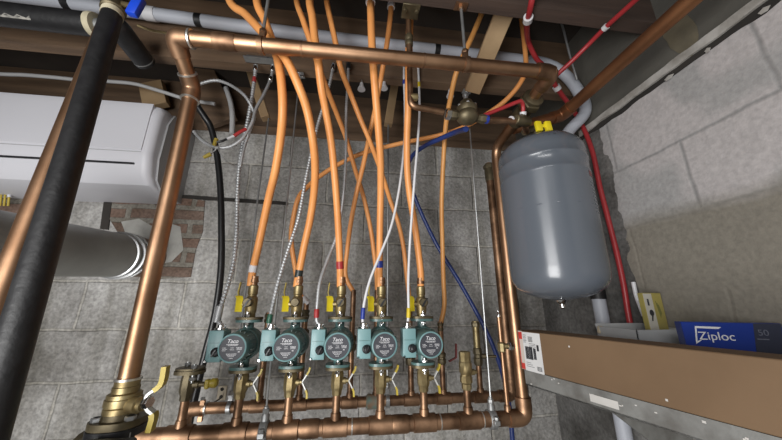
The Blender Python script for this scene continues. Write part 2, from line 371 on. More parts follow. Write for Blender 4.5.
# upper header
ZT = .610
TL, TR = V(-.436, .60, .603), V(.533, .60, .617)
hd = thing('copper_header_pipe', 'long copper header pipe running across the top below the joists', 'pipe', TL)
pipe(MB(), [TL, TR], .0178).build('header_tube', copper, hd)
for f, w in ((.115, .05), (.30, .002), (.62, .002), (.955, .012)):
    p = TL.lerp(TR, f); band(p, TR - TL, .0186 if w < .01 else .0205, max(w, .006)).build('solder_joint' if w < .02 else 'coupling', solder if w == .012 else copper_dull, hd)
pipe(MB(), [TR - Vector((.05, 0, 0)), TR, TR + Vector((0, .055, -.004))], .0215, .03).build('elbow', copper_dull, hd)
pipe(MB(), [TL + Vector((.032, 0, 0)), TL, TL + Vector((0, .035, -.022))], .0215, .024).build('elbow', copper_dull, hd)
band(TL + Vector((.036, 0, 0)), TR - TL, .0225, .006).build('solder_joint', solder, hd)
# left riser
RT = V(-.436, .70, .543); RB = V(-.433, .70, -.150)
rs = thing('copper_riser_pipe', 'tall copper riser on the left, left of the black cable', 'pipe', RB)
pipe(MB(), [TL + Vector((0, .030, -.018)), RT, RB], .0178, .03).build('riser_tube', copper, rs)
pipe(MB(), [RT + (TL - RT).normalized() * .035, RT, RT - Vector((0, 0, .035))], .0212, .025).build('elbow', copper_dull, rs)
for p, d in ((RT + (TL - RT).normalized() * .036, TL - RT), (RT - Vector((0, 0, .036)), Vector((0, 0, 1)))):
    band(p, d, .0222, .005).build('solder_joint', solder, rs)
# right riser to the tank side, over and down to the lower manifold
ZM = -.333
R1 = V(.533, .64, .615); R2 = V(.533, .95, .58); R3 = V(.533, .95, ZM)
rr = thing('copper_supply_riser', 'front copper pipe descending behind the grey tank to the lower manifold', 'pipe', V(.533, .95, ZM))
pipe(MB(), [R1 + Vector((0, .02, 0)), R2, R3 + Vector((0, 0, .05))], .0172, .05).build('riser_tube', copper, rr)
u = MB(); u.hexn(V(.533, .70, .608), (0, 1, -.08), .036, .026); u.lathe(V(.533, .685, .609), (0, 1, -.08), [(.024, 0), (.031, .004), (.031, .012), (.026, .018)], 18); u.build('brass_union', bronze, rr)
u = MB(); u.lathe(V(.533, .745, .600), (0, 1, -.1), [(.024, 0), (.026, .01), (.026, .05), (.023, .06)], 18); u.build('coupling', bronze, rr)
# return riser further back
RR = thing('copper_return_riser', 'rear copper pipe beside the supply riser, coupling at its upper end', 'pipe', V(.56, 1.12, -.325))
a0, a1 = W(489, 168, 1.12), W(512, 392, 1.12); a1.x = a0.x
pipe(MB(), [a0 + Vector((0, 0, .02)), a1], .0172).build('riser_tube', copper_dull, RR)
band(a0 - Vector((0, 0, .03)), (0, 0, 1), .021, .07).build('coupling', bronze, RR)
u = MB(); u.hexn(a0 + Vector((0, 0, -.005)), (0, 0, 1), .025, .02); u.build('hex_nut', bronze, RR)

# lower supply manifold
XP = [W(237.3, 415, .95).x, W(288, 411, .95).x, W(336, 410, .95).x, W(380.4, 409, .95).x, W(424, 406, .95).x]
XL, XS = W(182.7, 415, .95).x, W(467.5, 400, .95).x
M0, M1 = V(-.62, .95, ZM), V(.533, .95, ZM)
mf = thing('copper_supply_manifold', 'front lower copper manifold pipe with branch stubs under the pumps', 'manifold', M0)
pipe(MB(), [M0, M1 - Vector((.03, 0, 0))], .0205, n=20).build('manifold_tube', copper_dull, mf)
pipe(MB(), [M1 - Vector((.055, 0, 0)), M1, M1 + Vector((0, 0, .055))], .024, .04).build('elbow', copper_dull, mf)
for x in XP + [XL, XS]:
    q = MB(); q.lathe(V(x - .034, .95, ZM), (1, 0, 0), [(.0205, 0), (.0238, .002), (.0238, .066), (.0205, .068)], 20)
    q.lathe(V(x, .95, ZM), (0, 0, 1), [(.015, 0), (.0145, .03), (.0135, .036)], 16); q.build('tee', copper_dull, mf)
    MB().cyl(V(x, .95, ZM), V(x, .95, -.243), .0112, 14).build('branch_stub', copper_dull, mf)
for x in (W(232, 430, .95).x, W(400, 424, .95).x, W(310, 428, .95).x):
    band(V(x, .95, ZM), (1, 0, 0), .0238, .05).build('coupling', copper_dull, mf)
for x in (W(246, 430, .95).x, W(352, 426, .95).x, W(482, 417, .95).x, W(440, 420, .95).x):
    band(V(x, .95, ZM), (1, 0, 0), .0218, .004).build('solder_joint', solder, mf)

# return manifold behind
ZR = -.322
N0, N1 = Vector((W(186, 410, 1.12).x, 1.12, ZR + CZ)), Vector((a0.x, 1.12, ZR + CZ))
mr_ = thing('copper_return_manifold', 'rear copper return manifold behind the pump branches', 'manifold', N0)
pipe(MB(), [N0 + Vector((.02, 0, 0)), N1 - Vector((.02, 0, 0))], .0165).build('manifold_tube', copper_dull, mr_)
pipe(MB(), [N0 + Vector((.05, 0, 0)), N0, N0 + Vector((0, 0, -.055))], .0205, .04).build('elbow', copper_dull, mr_)
pipe(MB(), [N1 - Vector((.05, 0, 0)), N1, N1 + Vector((0, 0, .055))], .0205, .04).build('elbow', copper_dull, mr_)
band(N0 + Vector((.06, 0, 0)), (1, 0, 0), .0205, .006).build('solder_joint', solder, mr_)
XRET = [W(261, 385, 1.12).x, W(300, 385, 1.12).x, W(350, 390, 1.12).x, W(376, 390, 1.12).x, W(411, 385, 1.12).x, W(443, 385, 1.12).x, W(480, 385, 1.12).x]
for x in XRET:
    q = MB(); q.lathe(V(x - .028, 1.12, ZR), (1, 0, 0), [(.0165, 0), (.0196, .002), (.0196, .054), (.0165, .056)], 18)
    q.lathe(V(x, 1.12, ZR), (0, 0, 1), [(.013, 0), (.0125, .028)], 14); q.build('tee', copper_dull, mr_)
patina = mat('green_patina', (.16, .22, .19), (.25, .16, .10), .7, .3, 40)
MB().lathe(Vector((W(366, 403, 1.12).x, 1.12, ZR + CZ)), (1, 0, 0), [(.018, 0), (.024, .006), (.022, .025), (.024, .04), (.018, .046)], 16).build('corroded_coupling', patina, mr_)

# ------------------------------------------------------------------ circulator pumps
def valve_lever(mb, o, s=1.):
    pass
def make_pump():
    t = thing('circulator_pump', '', 'pump', (0, 0, 0), 'circulator pumps on the lower manifold'); z = 0.
    # the casting: volute and the two necks with their flanges, origin on the pipe axis at volute centre
    q = MB()
    q.lathe((0, .028, 0), (0, -1, 0), [(.020, 0), (.036, .004), (.043, .014), (.044, .034), (.040, .044)], 28)
    q.cyl((0, 0, .028), (0, 0, .060), .0150, 18, .0135); q.cyl((0, 0, -.028), (0, 0, -.062), .0150, 18, .0135)
    q.build('volute', pump_green, t)
    for z0, z1 in ((.057, .064), (-.0670, -.060)):
        fl = []
        for k in range(32):
            a = 2 * PI * k / 32; fl.append((.036 * math.copysign(abs(math.cos(a)) ** .75, math.cos(a)), .029 * math.copysign(abs(math.sin(a)) ** .75, math.sin(a))))
        MB().prism(fl, (0, 0, z0), (1, 0, 0), (0, 1, 0), (0, 0, z1 - z0)).build('flange', pump_green, t)
    q = MB(); q.lathe((0, -.016, 0), (0, -1, 0), [(.040, 0), (.041, .01), (.041, .014), (.038, .016), (.0375, .076), (.0360, .084), (.0335, .088)], 32)
    mot = q.build('motor', pump_green, t)
    fins = MB()
    for k in range(10):
        a = -PI / 2 + PI * (k - 4.5) / 9 * .9 + PI / 2
        fins.box((.0385 * math.cos(a * 1.0), -.06, .0385 * math.sin(a)), (.004, .045, .002), Matrix.Rotation(-a, 3, 'Y'))
    fins.build('cooling_fin', pump_green, mot)
    rim = MB().lathe((0, -.1035, 0), (0, -1, 0), [(.0335, 0), (.0345, .002), (.0315, .0035), (.0305, .0015)], 36, caps=False)
    rim.build('rim', box_teal, mot)
    fc = MB().lathe((0, -.100, 0), (0, -1, 0), [(.0315, 0), (.0313, .0052)], 36).build('label_disc', face_grey, t)
    # printing on the label
    def tx(s, sz, x, zz, n='printing', sh=0.): text(s, sz, Matrix.Translation((x, -.1055, zz)) @ RX90, ink_white, n, fc, .0003, shear=sh)
    tx('Taco', .0135, -.001, .0165, 'logo', .25)
    pr = MB()
    for (x0, x1, zz, h) in ((-.015, .015, .0090, .0016), (-.011, .012, .0065, .0010), (-.024, -.015, .001, .0012), (-.0235, -.012, -.0022, .0012), (-.024, -.014, -.0055, .0012),
                            (-.004, .004, .001, .0011), (-.005, .005, -.0035, .0011), (.010, .024, .0015, .0011), (.011, .024, -.001, .0011), (.011, .0235, -.0035, .0011),
                            (.015, .019, -.0085, .0022), (-.013, .012, -.0135, .0014), (-.011, .011, -.0165, .0011), (-.008, .008, -.0195, .0011), (-.0045, .0045, -.0235, .0012)):
        x = x0
        while x < x1 - .0008:
            w = min(random.uniform(.0010, .0035), x1 - x); pr.box((x + w / 2, -.1054, zz), (w * .85, .0004, h)); x += w + .0006
    pr.build('printing', ink_white, fc)
    # terminal box on the left of the motor
    bx = MB().box((-.0545, -.052, .002), (.038, .052, .078), None, .003, 2).build('terminal_box', box_teal, t)
    MB().span((-.038, -.050, -.014), (-.034, -.03, .014)).build('box_neck', pump_green, bx)
    kn = MB(); kn.lathe((-.049, -.077, -.012), (.25, -1, 0), [(.0115, 0), (.0115, .006), (.009, .008), (.0085, .016), (.006, .018)], 18)
    kn.box((-.047, -.094, -.012), (.005, .007, .020), Matrix.Rotation(.5, 3, 'Y'), .001); kn.build('knob', black_plastic, bx)
    MB().box((-.0545, -.0783, .010), (.030, .001, .0012)).build('seam', pump_green, bx)
    cn = MB(); cn.lathe((-.0545, -.050, .0405), (0, 0, 1), [(.0165, 0), (.0165, .0045), (.011, .005), (.011, .013), (.0085, .014)], 16); cn.build('conduit_connector', chrome, bx)
    MB().hexn((-.071, -.079, -.034), (0, -1, 0), .0032, .003).build('screw', chrome, bx)
    return t
def make_lower_valve():
    t = thing('isolation_flange_valve', '', 'valve', (0, 0, 0), 'brass isolation valves below the pumps')
    q = MB(); q.lathe((0, 0, -.130), (0, 0, 1), [(.0135, 0), (.0145, .003), (.0145, .012), (.0165, .016), (.0185, .022), (.0185, .054), (.0165, .060), (.0165, .066)], 8, ph=PI / 8)
    q.lathe((0, 0, -.094), (1, 0, 0), [(.0095, .010), (.0095, .024), (.0065, .026), (.0065, .032)], 12); q.build('valve_body', brass, t)
    fl = [(.036 * math.copysign(abs(math.cos(a)) ** .75, math.cos(a)), .029 * math.copysign(abs(math.sin(a)) ** .75, math.sin(a))) for a in [2 * PI * k / 32 for k in range(32)]]
    MB().prism(fl, (0, 0, -.063), (1, 0, 0), (0, 1, 0), (0, 0, .0075)).build('flange', bronze, t)
    for sy in (-1, 1):
        q = MB(); q.cyl((0, sy * .022, -.078), (0, sy * .022, -.036), .0042, 10); q.hexn((0, sy * .022, -.072), (0, 0, 1), .0078, .008); q.hexn((0, sy * .022, -.048), (0, 0, 1), .0078, .008)
        q.build('bolt', chrome, t)
    lv = MB(); P = [(.052, 0, -.056), (.050, 0, -.066), (.036, 0, -.088), (.033, 0, -.094), (.036, 0, -.100), (.048, 0, -.122), (.049, 0, -.136)]
    h = lever_strip(P, .011, .0032).build('lever', zinc, t)
    lever_strip(P[:2] + [(.044, 0, -.0755)], .012, .005).build('grip', yellow_dull, h); lever_strip([(.044, 0, -.114)] + P[5:], .012, .005).build('grip', yellow_dull, h)
    MB().hexn((.028, 0, -.094), (1, 0, 0), .006, .009).build('lever_nut', chrome, h)
    return t
def lever_strip(P, w, th, wd=Vector((0, 1, 0))):
    P = [Vector(p) for p in P]; vs, fs = [], []
    for i, p in enumerate(P):
        t = (P[min(i + 1, len(P) - 1)] - P[max(i - 1, 0)]).normalized(); n = t.cross(wd).normalized()
        vs += [p + wd * w / 2 + n * th / 2, p - wd * w / 2 + n * th / 2, p - wd * w / 2 - n * th / 2, p + wd * w / 2 - n * th / 2]
    for i in range(len(P) - 1):
        k = i * 4
        for j in range(4): fs.append([k + j, k + (j + 1) % 4, k + 4 + (j + 1) % 4, k + 4 + j])
    fs += [[3, 2, 1, 0], [len(P) * 4 - 4 + j for j in range(4)]]
    return MB().add(vs, fs)
def make_upper_valve(kind=0):
    t = thing('purge_flange_valve', '', 'valve', (0, 0, 0), 'brass purge valves above the pumps')
    fl = [(.037 * math.copysign(abs(math.cos(a)) ** .75, math.cos(a)), .029 * math.copysign(abs(math.sin(a)) ** .75, math.sin(a))) for a in [2 * PI * k / 32 for k in range(32)]]
    MB().prism(fl, (0, 0, .0645), (1, 0, 0), (0, 1, 0), (0, 0, .0065)).build('flange', bronze, t)
    for sy in (-1, 1):
        q = MB(); q.cyl((0, sy * .022, .046), (0, sy * .022, .086), .0042, 10); q.hexn((0, sy * .022, .049), (0, 0, 1), .0080, .008); q.hexn((0, sy * .022, .0715), (0, 0, 1), .0080, .0085)
        q.build('bolt', chrome, t)
    q = MB(); q.lathe((0, 0, .071), (0, 0, 1), [(.0145, 0), (.0145, .010), (.0160, .014), (.0165, .030), (.0165, .052), (.0145, .057), (.0120, .060), (.0120, .064), (.0142, .066), (.0142, .090), (.0110, .093)], 16)
    q.lathe((0, -.010, .113), (0, -1, 0), [(.0105, 0), (.0105, .014), (.0125, .015), (.0125, .024)], 16); q.build('valve_body', brass, t)
    cap = MB(); cap.lathe((0, -.034, .113), (0, -1, 0), [(.0130, 0), (.0130, .006), (.0105, .009)], 16, caps=True)
    if kind: cap.lathe((0, -.043, .113), (0, -1, 0), [(.006, 0), (.0058, .0005)], 12)
    cp = cap.build('purge_cap', bronze, t)
    if not kind:
        lever_strip([(.010, -.040, .125), (.0, -.044, .112), (-.006, -.042, .100)], .006, .003, Vector((1, 0, 0))).build('cap_strap', black_plastic, cp)
    st = MB(); st.lathe((-.012, 0, .108), (-1, 0, 0), [(.009, 0), (.009, .012), (.0055, .013), (.0055, .022)], 12); st.build('valve_stem', brass, t)
    P = [(-.033, -.006, .086), (-.033, -.006, .124), (-.037, -.004, .130)]
    h = lever_strip(P, .0185, .007, Vector((1, .45, 0)).normalized()).build('lever', yellow, t)
    lever_strip([(-.036, -.004, .126), (-.041, -.001, .142), (-.038, 0, .172)], .009, .003).build('lever_arm', yellow_dull, h)
    cr = MB(); cr.lathe((0, 0, .164), (0, 0, 1), [(.0100, 0), (.0100, .006), (.0125, .007), (.0125, .016), (.0112, .017), (.0112, .026)], 16); cr.build('crimp_fitting', copper, t)
    return t
ZP = -.1105
pump0, low0, up0, up1 = make_pump(), make_lower_valve(), make_upper_valve(0), make_upper_valve(1)
ords = ['leftmost', 'second', 'middle', 'fourth', 'rightmost']
tapes = ['white', 'black', 'red', 'blue', 'orange']
pl = ['teal circulator pump at the left end, below the white-taped orange tube', 'teal circulator pump below the black-taped orange tube, second from the left',
      'teal circulator pump in the middle, below the red-taped orange tube', 'teal circulator pump below the blue-taped orange tube, second from the right',
      'teal circulator pump at the right end, yellow-taped white whip on its box']
ll = ['brass isolation valve with lever under the leftmost teal pump', 'brass isolation valve with lever under the second pump from the left',
      'brass isolation valve with lever under the middle pump', 'brass isolation valve with lever under the fourth pump from the left', 'brass isolation valve with lever under the rightmost pump']
ul = ['yellow handled brass purge valve on top of the leftmost pump', 'yellow handled brass purge valve with round open cap, on the second pump',
      'yellow handled brass purge valve on top of the middle pump', 'yellow handled brass purge valve below the blue-taped tube', 'yellow handled brass purge valve on top of the rightmost pump']
for i, x in enumerate(XP):
    p = V(x, .95, ZP)
    for src, labs in ((pump0, pl), (low0, ll), (None, ul)):
        if src is None:
            if i == 0: t = up0
            elif i == 1: t = up1
            else: t = copy_tree(up0)
        else: t = src if i == 0 else copy_tree(src)
        t.location = V(x, .95, -.1225) if src is low0 else p; t['label'] = labs[i]
for i in range(5):
    pass

# capped valve at the far left of the manifold (no pump on it)
t = thing('isolation_flange_valve', 'brass flange valve without a pump, yellow knob, left end of manifold', 'valve', V(XL, .95, -.2))
q = MB(); q.lathe(V(XL, .95, -.252), (0, 0, 1), [(.0135, 0), (.0145, .003), (.0145, .012), (.0185, .022), (.0185, .052), (.0165, .066), (.0165, .072)], 8, ph=PI / 8)
q.lathe(V(XL + .012, .95, -.214), (1, 0, 0), [(.010, 0), (.010, .016), (.0065, .018), (.0065, .032)], 12); q.build('valve_body', bronze, t)
fl = [(.037 * math.copysign(abs(math.cos(a)) ** .75, math.cos(a)), .029 * math.copysign(abs(math.sin(a)) ** .75, math.sin(a))) for a in [2 * PI * k / 32 for k in range(32)]]
MB().prism(fl, V(XL, .95, -.186), (1, 0, 0), (0, 1, 0), (0, 0, .009)).build('flange', bronze, t)
MB().prism([(u_[0] * .95, u_[1] * .95) for u_ in fl], V(XL, .95, -.176), (1, 0, 0), (0, 1, 0), (0, 0, .005)).build('blank_plate', bronze, t)
for sx, sy in ((.6, -.7), (-.6, .7)):
    q = MB(); q.cyl(V(XL + sx * .03, .95 + sy * .028, -.206), V(XL + sx * .03, .95 + sy * .028, -.160), .004, 10); q.hexn(V(XL + sx * .03, .95 + sy * .028, -.170), (0, 0, 1), .008, .008); q.hexn(V(XL + sx * .03, .95 + sy * .028, -.200), (0, 0, 1), .008, .008); q.build('bolt', steel, t)
q = MB(); q.box(V(XL + .050, .95, -.214), (.012, .016, .024), None, .003); k = q.build('handle', yellow_dull, t)
q = MB(); q.lathe(V(XL + .056, .95, -.212), (1, 0, 0), [(.008, 0), (.012, .004), (.012, .016), (.008, .020)], 14); q.build('handle_knob', yellow_dull, k)

# short open brass valve at the right of the manifold
t = thing('brass_check_valve', 'short brass valve with open top standing on the manifold right of the pumps', 'valve', V(XS, .95, -.25))
q = MB(); q.lathe(V(XS, .95, -.252), (0, 0, 1), [(.0135, 0), (.0150, .004), (.0150, .016), (.0185, .020), (.0185, .034), (.0165, .038), (.0165, .044), (.0195, .048), (.0195, .074), (.017, .078), (.0175, .080), (.0175, .106), (.013, .106), (.013, .092)], 8, ph=PI / 8)
q.build('valve_body', brass, t)
q = MB(); q.lathe(V(XS + .012, .95, -.205), (1, .2, 0), [(.009, 0), (.009, .016), (.006, .017), (.006, .024)], 10); q.build('valve_stem', brass, t)

# return side: copper stubs with brass shut offs
def ret_stub(x, z_top, label, name='copper_return_stub', fit=None, lever=None):
    t = thing(name, label, 'pipe', V(x, 1.12, ZR), 'copper stubs on the return manifold')
    MB().cyl(V(x, 1.12, ZR + .015), V(x, 1.12, z_top), .0100, 14).build('stub_tube', copper_dull, t)
    for z0, h, r in fit or []:
        q = MB(); q.lathe(V(x, 1.12, z0), (0, 0, 1), [(r * .8, 0), (r, h * .12), (r, h * .4), (r * .85, h * .45), (r * .85, h * .6), (r, h * .65), (r, h * .9), (r * .8, h)], 8); q.build('fitting', bronze, t)
    return t
zr = lambda y: W(380, y, 1.12).z - CZ
ret_stub(XRET[0], zr(312), 'copper return stub right of the leftmost pump', fit=[(zr(345), .04, .017), (zr(322), .03, .014)])
ret_stub(XRET[1], zr(300), 'copper return stub behind the second pump, white sleeve at its top', fit=[(zr(340), .04, .017), (zr(318), .03, .014)])
t = ret_stub(XRET[2], zr(290), 'copper return stub behind the right side of the middle pump', fit=[(zr(350), .05, .017)])
ret_stub(XRET[3], zr(290), 'copper return stub behind the fourth pump', fit=[(zr(350), .05, .017)])
ret_stub(XRET[4], zr(300), 'copper return stub below the box of the rightmost pump', fit=[(zr(366), .06, .018)])
t = ret_stub(XRET[5], zr(322), 'copper return stub right of the rightmost pump, dark red lever beside it', fit=[(zr(366), .04, .016), (zr(332), .03, .012)])
q = lever_strip([V(XRET[5] + .02, 1.10, zr(362) ), V(XRET[5] + .045, 1.095, zr(358)), V(XRET[5] + .048, 1.095, zr(344))], .010, .005)
q.build('lever', mat('dark_red_vinyl', (.13, .02, .02), None, .5), t)
t = ret_stub(XRET[6], zr(322), 'tall brass and copper drain stub beside the blue tube', fit=[(zr(368), .06, .017)])
MB().cyl(V(XRET[6], 1.12, zr(350)), V(XRET[6], 1.12, zr(322)), .0125, 14).build('brass_sleeve', brass, t)
q = MB(); q.hexn(V(XRET[6], 1.12, zr(328)), (0, 0, 1), .0155, .018); q.build('hex_nut', bronze, t)
q = MB(); q.lathe(V(XRET[6] + .012, 1.11, zr(358)), (1, -.3, 0), [(.009, 0), (.009, .02), (.005, .021), (.005, .05)], 10); q.build('side_outlet', bronze, t)

# thin copper gauge line near the elbow
t = thing('copper_sensor_pipe', 'thin upright copper line with brass tee, beside the shelf end', 'pipe', W(508, 408, .95))
s0 = W(507, 410, .95); s1 = W(499, 316, .95); s1.x = s0.x = V(.48, 0, 0).x
MB().cyl(s0, s1, .0065, 12).build('pipe_tube', copper, t)
q = MB(); q.lathe(s1, (0, 0, 1), [(.007, -.002), (.007, .006), (.004, .010), (.004, .016)], 10); q.build('tip', chrome, t)
zt = W(502, 346, .95).z
q = MB(); q.lathe((s0.x, .95, zt - .018), (0, 0, 1), [(.0085, 0), (.0125, .003), (.0125, .026), (.0085, .030)], 8); q.lathe((s0.x, .95, zt), (1, -.25, 0), [(.0085, 0), (.0085, .022)], 12); q.build('brass_tee', brass, t)
q = MB(); q.hexn((s0.x + .02, .945, zt), (1, -.25, 0), .0125, .014); q.lathe((s0.x + .032, .942, zt), (1, -.25, 0), [(.0085, 0), (.0085, .004)], 12); q.build('chrome_fitting', chrome, t)
MB().lathe((s0.x, .95, s0.z - .01), (0, 0, 1), [(.009, 0), (.010, .004), (.010, .02), (.008, .024)], 12).build('saddle', copper_dull, t)

# ------------------------------------------------------------------ big isolation valve and black circulator, lower left
xr, zb = -.433, None
Zr = lambda y: W(125, y, .70).z - CZ
t = thing('brass_ball_valve', 'large brass ball valve with double yellow lever at the foot of left riser', 'valve', V(xr, .70, Zr(400)))
q = MB(); z = Zr(420)
q.lathe(V(xr, .70, Zr(413)), (0, 0, 1), [(.024, 0), (.0285, .003), (.0285, .012), (.027, .013), (.0295, .015), (.0295, .027), (.0275, .028), (.0275, .035), (.022, .037), (.022, .047), (.0205, .048), (.0205, .060)], 12)
q.lathe(V(xr + .02, .69, Zr(403)), (1, -.35, 0), [(.014, 0), (.014, .020), (.010, .022), (.010, .030)], 14); q.build('valve_body', brass, t)
MB().lathe(V(xr, .70, Zr(413) + .058), (0, 0, 1), [(.0225, 0), (.0225, .004)], 20).build('solder_joint', solder, t)
q = MB(); fl2 = [(.043 * math.copysign(abs(math.cos(a)) ** .8, math.cos(a)), .040 * math.copysign(abs(math.sin(a)) ** .8, math.sin(a))) for a in [2 * PI * k / 32 for k in range(32)]]
q.prism(fl2, V(xr, .70, Zr(424)), (1, 0, 0), (0, 1, 0), (0, 0, .012)); q.lathe(V(xr, .70, Zr(424)), (0, 0, 1), [(.030, .01), (.026, .024)], 20); q.build('flange', bronze, t)
for sx, sy in ((.7, -.55), (-.7, .3), (-.55, -.62)):
    q = MB(); bx_, by_ = xr + sx * .044, .70 + sy * .036
    q.cyl(V(bx_, by_, Zr(432)), V(bx_, by_, Zr(424) + .02), .005, 10); q.hexn(V(bx_, by_, Zr(424) + .012), (0, 0, 1), .009, .008); q.hexn(V(bx_, by_, Zr(433)), (0, 0, 1), .0095, .009); q.build('bolt', steel, t)
hx = xr + .052
P = [W(166, 366, .665), W(162, 384, .665), W(149, 394, .665), W(147, 403, .665), W(149, 409, .665), W(154, 415, .665), W(150, 431, .665)]
wv = Vector((-.15, 1, 0)).normalized(); P = spline(P, 4)
h = lever_strip(P, .016, .0045, wv).build('lever', zinc, t)
lever_strip(P[:7], .020, .0085, wv).build('grip', yellow_dull, h)
lever_strip(P[-6:], .020, .0085, wv).build('grip', yellow_dull, h)
q = MB(); q.hexn(W(147, 402, .665) + Vector((-.004, 0, 0)), (1, -.3, 0), .011, .012); q.build('lever_nut', chrome, h)

t = thing('black_circulator_pump', 'black pump with bronze volute below the large ball valve, cut by frame', 'pump', V(xr, .70, -.30))
zc = Zr(432) - .062
q = MB(); q.lathe(V(xr - .02, .735, zc), (0, -1, 0), [(.03, 0), (.058, .008), (.066, .02), (.066, .05), (.060, .06)], 30); q.cyl(V(xr, .70, zc + .03), V(xr, .70, Zr(430)), .027, 20)
q.lathe(V(xr - .075, .715, zc + .028), (1, 0, 0), [(.02, 0), (.034, .008), (.034, .05)], 20); q.build('volute', bronze, t)
MB().prism([(a_ * 1.02, b_ * 1.02) for a_, b_ in fl2], V(xr, .70, Zr(433)), (1, 0, 0), (0, 1, 0), (0, 0, Zr(424) - Zr(433) - .001)).build('flange', black_plastic, t)
q = MB(); q.lathe(V(xr + .0, .675, zc), (0, -1, 0), [(.060, 0), (.062, .008), (.062, .02), (.055, .03), (.052, .10), (.045, .11)], 30); q.build('motor', black_plastic, t)
MB().cyl(V(xr, .70, .001 - CZ), V(xr, .70, zc - .04), .0178, 16).build('drop_tube', copper_dull, t)
q = MB().box(V(xr + .03, .62, zc + .058), (.085, .05, .032), None, .006, 2).build('terminal_box', black_plastic, t)
MB().ball(V(xr + .058, .592, zc + .066), .008, 8).build('terminal_screw', steel, q)

# ------------------------------------------------------------------ tubes (PEX)
def flex(name, label, cat, pts, r, m, group=None, taps=(), n=10, ends=None, sub=8):
    """a bent tube or cable; taps = (pixel y, half height in m, material, part name)"""
    P = spline([Vector(p) for p in pts], sub); root = thing(name, label, cat, P[0], group)
    MB().tube(P, r, n).build('tubing', m, root)
    for (yy, hh, tm, nm, k) in taps:
        # ring at the nearest point of the path
        tgt = yy if isinstance(yy, Vector) else None
        i = min(range(len(P)), key=lambda j: (P[j] - tgt).length); i = max(1, min(len(P) - 2, i)); d = (P[i + 1] - P[i - 1]).normalized()
        MB().lathe(P[i] - d * hh, d, [(r * k, 0), (r * k, 2 * hh)], 14).build(nm, tm, root)
    return root
PS, PR = .0112, .0088
def ztop(p, dx=0, dy=0): return Vector((p[0] + dx, p[1] + dy, CZ + 1.085))
g1 = 'orange tubes from the pumps'
L = px([(250.6, 286, .95), (251.5, 279, .95), (253.5, 267, .95), (257.5, 250, .93), (262.5, 227, .90), (269, 197, .85), (275, 172, .80), (280, 142, .75), (282.5, 115, .70), (282, 90, .675), (279, 66, .664), (272.5, 42, .668), (264.5, 20, .675), (256.5, -2, .68)])
flex('orange_pex_tube', 'orange tube with white tape band feeding the leftmost pump', 'tube', L + [ztop(L[-1], -.03, .01)], PS, pex_orange, g1, [(W(253.3, 268, .95), .011, tape_white, 'white_tape_band', 1.08)])
L = px([(296.5, 287, .95), (297.5, 281, .95), (299.2, 272, .95), (304, 247, .93), (310, 220, .90), (314, 192, .85), (315, 165, .79), (312.5, 138, .735), (307, 110, .695), (299, 87, .66), (287, 61, .637), (275, 46, .635), (261, 31, .645), (245, 14, .69), (229, -1, .71)])
flex('orange_pex_tube', 'orange tube with black tape band feeding the second pump', 'tube', L + [ztop(L[-1], -.06, .01)], PS, pex_orange, g1, [(W(299.2, 273.5, .95), .012, tape_black, 'black_tape_band', 1.08)])
L = px([(340.2, 287, .95), (340.2, 279, .95), (340, 265, .95), (338.7, 235, .92), (337, 205, .88), (334, 168, .83), (330.5, 138, .78), (325.5, 110, .73), (321.5, 88, .69), (318.3, 62, .655), (315, 40, .655), (312.5, 18, .66), (309.5, -3, .67)])
flex('orange_pex_tube', 'orange tube with red tape band feeding the middle pump', 'tube', L + [ztop(L[-1], -.01, .01)], PS, pex_orange, g1, [(W(340, 265.5, .95), .012, tape_red, 'red_tape_band', 1.08)])
L = px([(379.3, 287, .95), (379.3, 279, .95), (379.5, 264, .95), (380, 225, .91), (380.7, 190, .86), (380.5, 160, .80), (378.5, 130, .745), (376, 100, .70), (373.7, 70, .665), (372, 45, .655), (371, 20, .66), (370.5, -3, .67)])
flex('orange_pex_tube', 'orange tube with blue tape band feeding the fourth pump', 'tube', L + [ztop(L[-1], 0, .01)], PS, pex_orange, g1, [(W(379.5, 264.5, .95), .011, tape_blue, 'blue_tape_band', 1.08), (W(371, 2, .67), .010, white_plastic, 'white_clip', 1.35)])
L = px([(420.7, 287, .95), (421, 279, .95), (420.3, 268, .95), (417.5, 245, .94), (414, 220, .92), (409.8, 195, .90), (407.3, 170, .87), (407, 140, .83), (408, 112, .78), (408.5, 85, .73), (408.8, 58, .69), (409.3, 40, .685), (410, 15, .69), (410.5, -3, .70)])
flex('orange_pex_tube', 'orange tube feeding the rightmost pump, between the two white whips', 'tube', L + [ztop(L[-1], 0, .01)], PS, pex_orange, g1)
g2 = 'orange return tubes'
L = [V(XRET[1], 1.12, zr(302)), *px([(299, 292, 1.12), (295.5, 270, 1.10), (291.2, 240, 1.07), (293, 220, 1.05), (298.5, 198, 1.03), (308, 186.5, 1.05), (320, 176, 1.055), (340, 163.5, 1.05), (365, 152.5, 1.035), (400, 143.5, 1.01), (440, 135, .98), (466, 126, .92), (490, 112, .88), (508, 98, .84), (522, 80, .805), (526, 62, .798)])]
flex('orange_pex_tube', 'orange return tube arching low across behind the others up to the right', 'tube', L + [ztop(L[-1], .01, 0)], PR, pex_orange, g2, [(V(XRET[1], 1.12, zr(303)), .016, white_plastic, 'white_sleeve', 1.25)])
L = [V(XRET[2], 1.12, zr(292)), *px([(345.5, 275, 1.12), (347.5, 248, 1.10), (351, 222, 1.05), (356.5, 193, 1.0), (363, 166, .96), (370, 133, .94), (374.5, 112, .90), (380, 84, .84), (383.5, 64, .79), (387.2, 42, .76), (390, 20, .74), (391.5, -3, .73)])]
flex('orange_pex_tube', 'orange return tube from behind the middle pump crossing to the clip by the header', 'tube', L + [ztop(L[-1], 0, 0)], PR, pex_orange, g2, [(W(391, 4, .73), .010, white_plastic, 'white_clip', 1.5)])
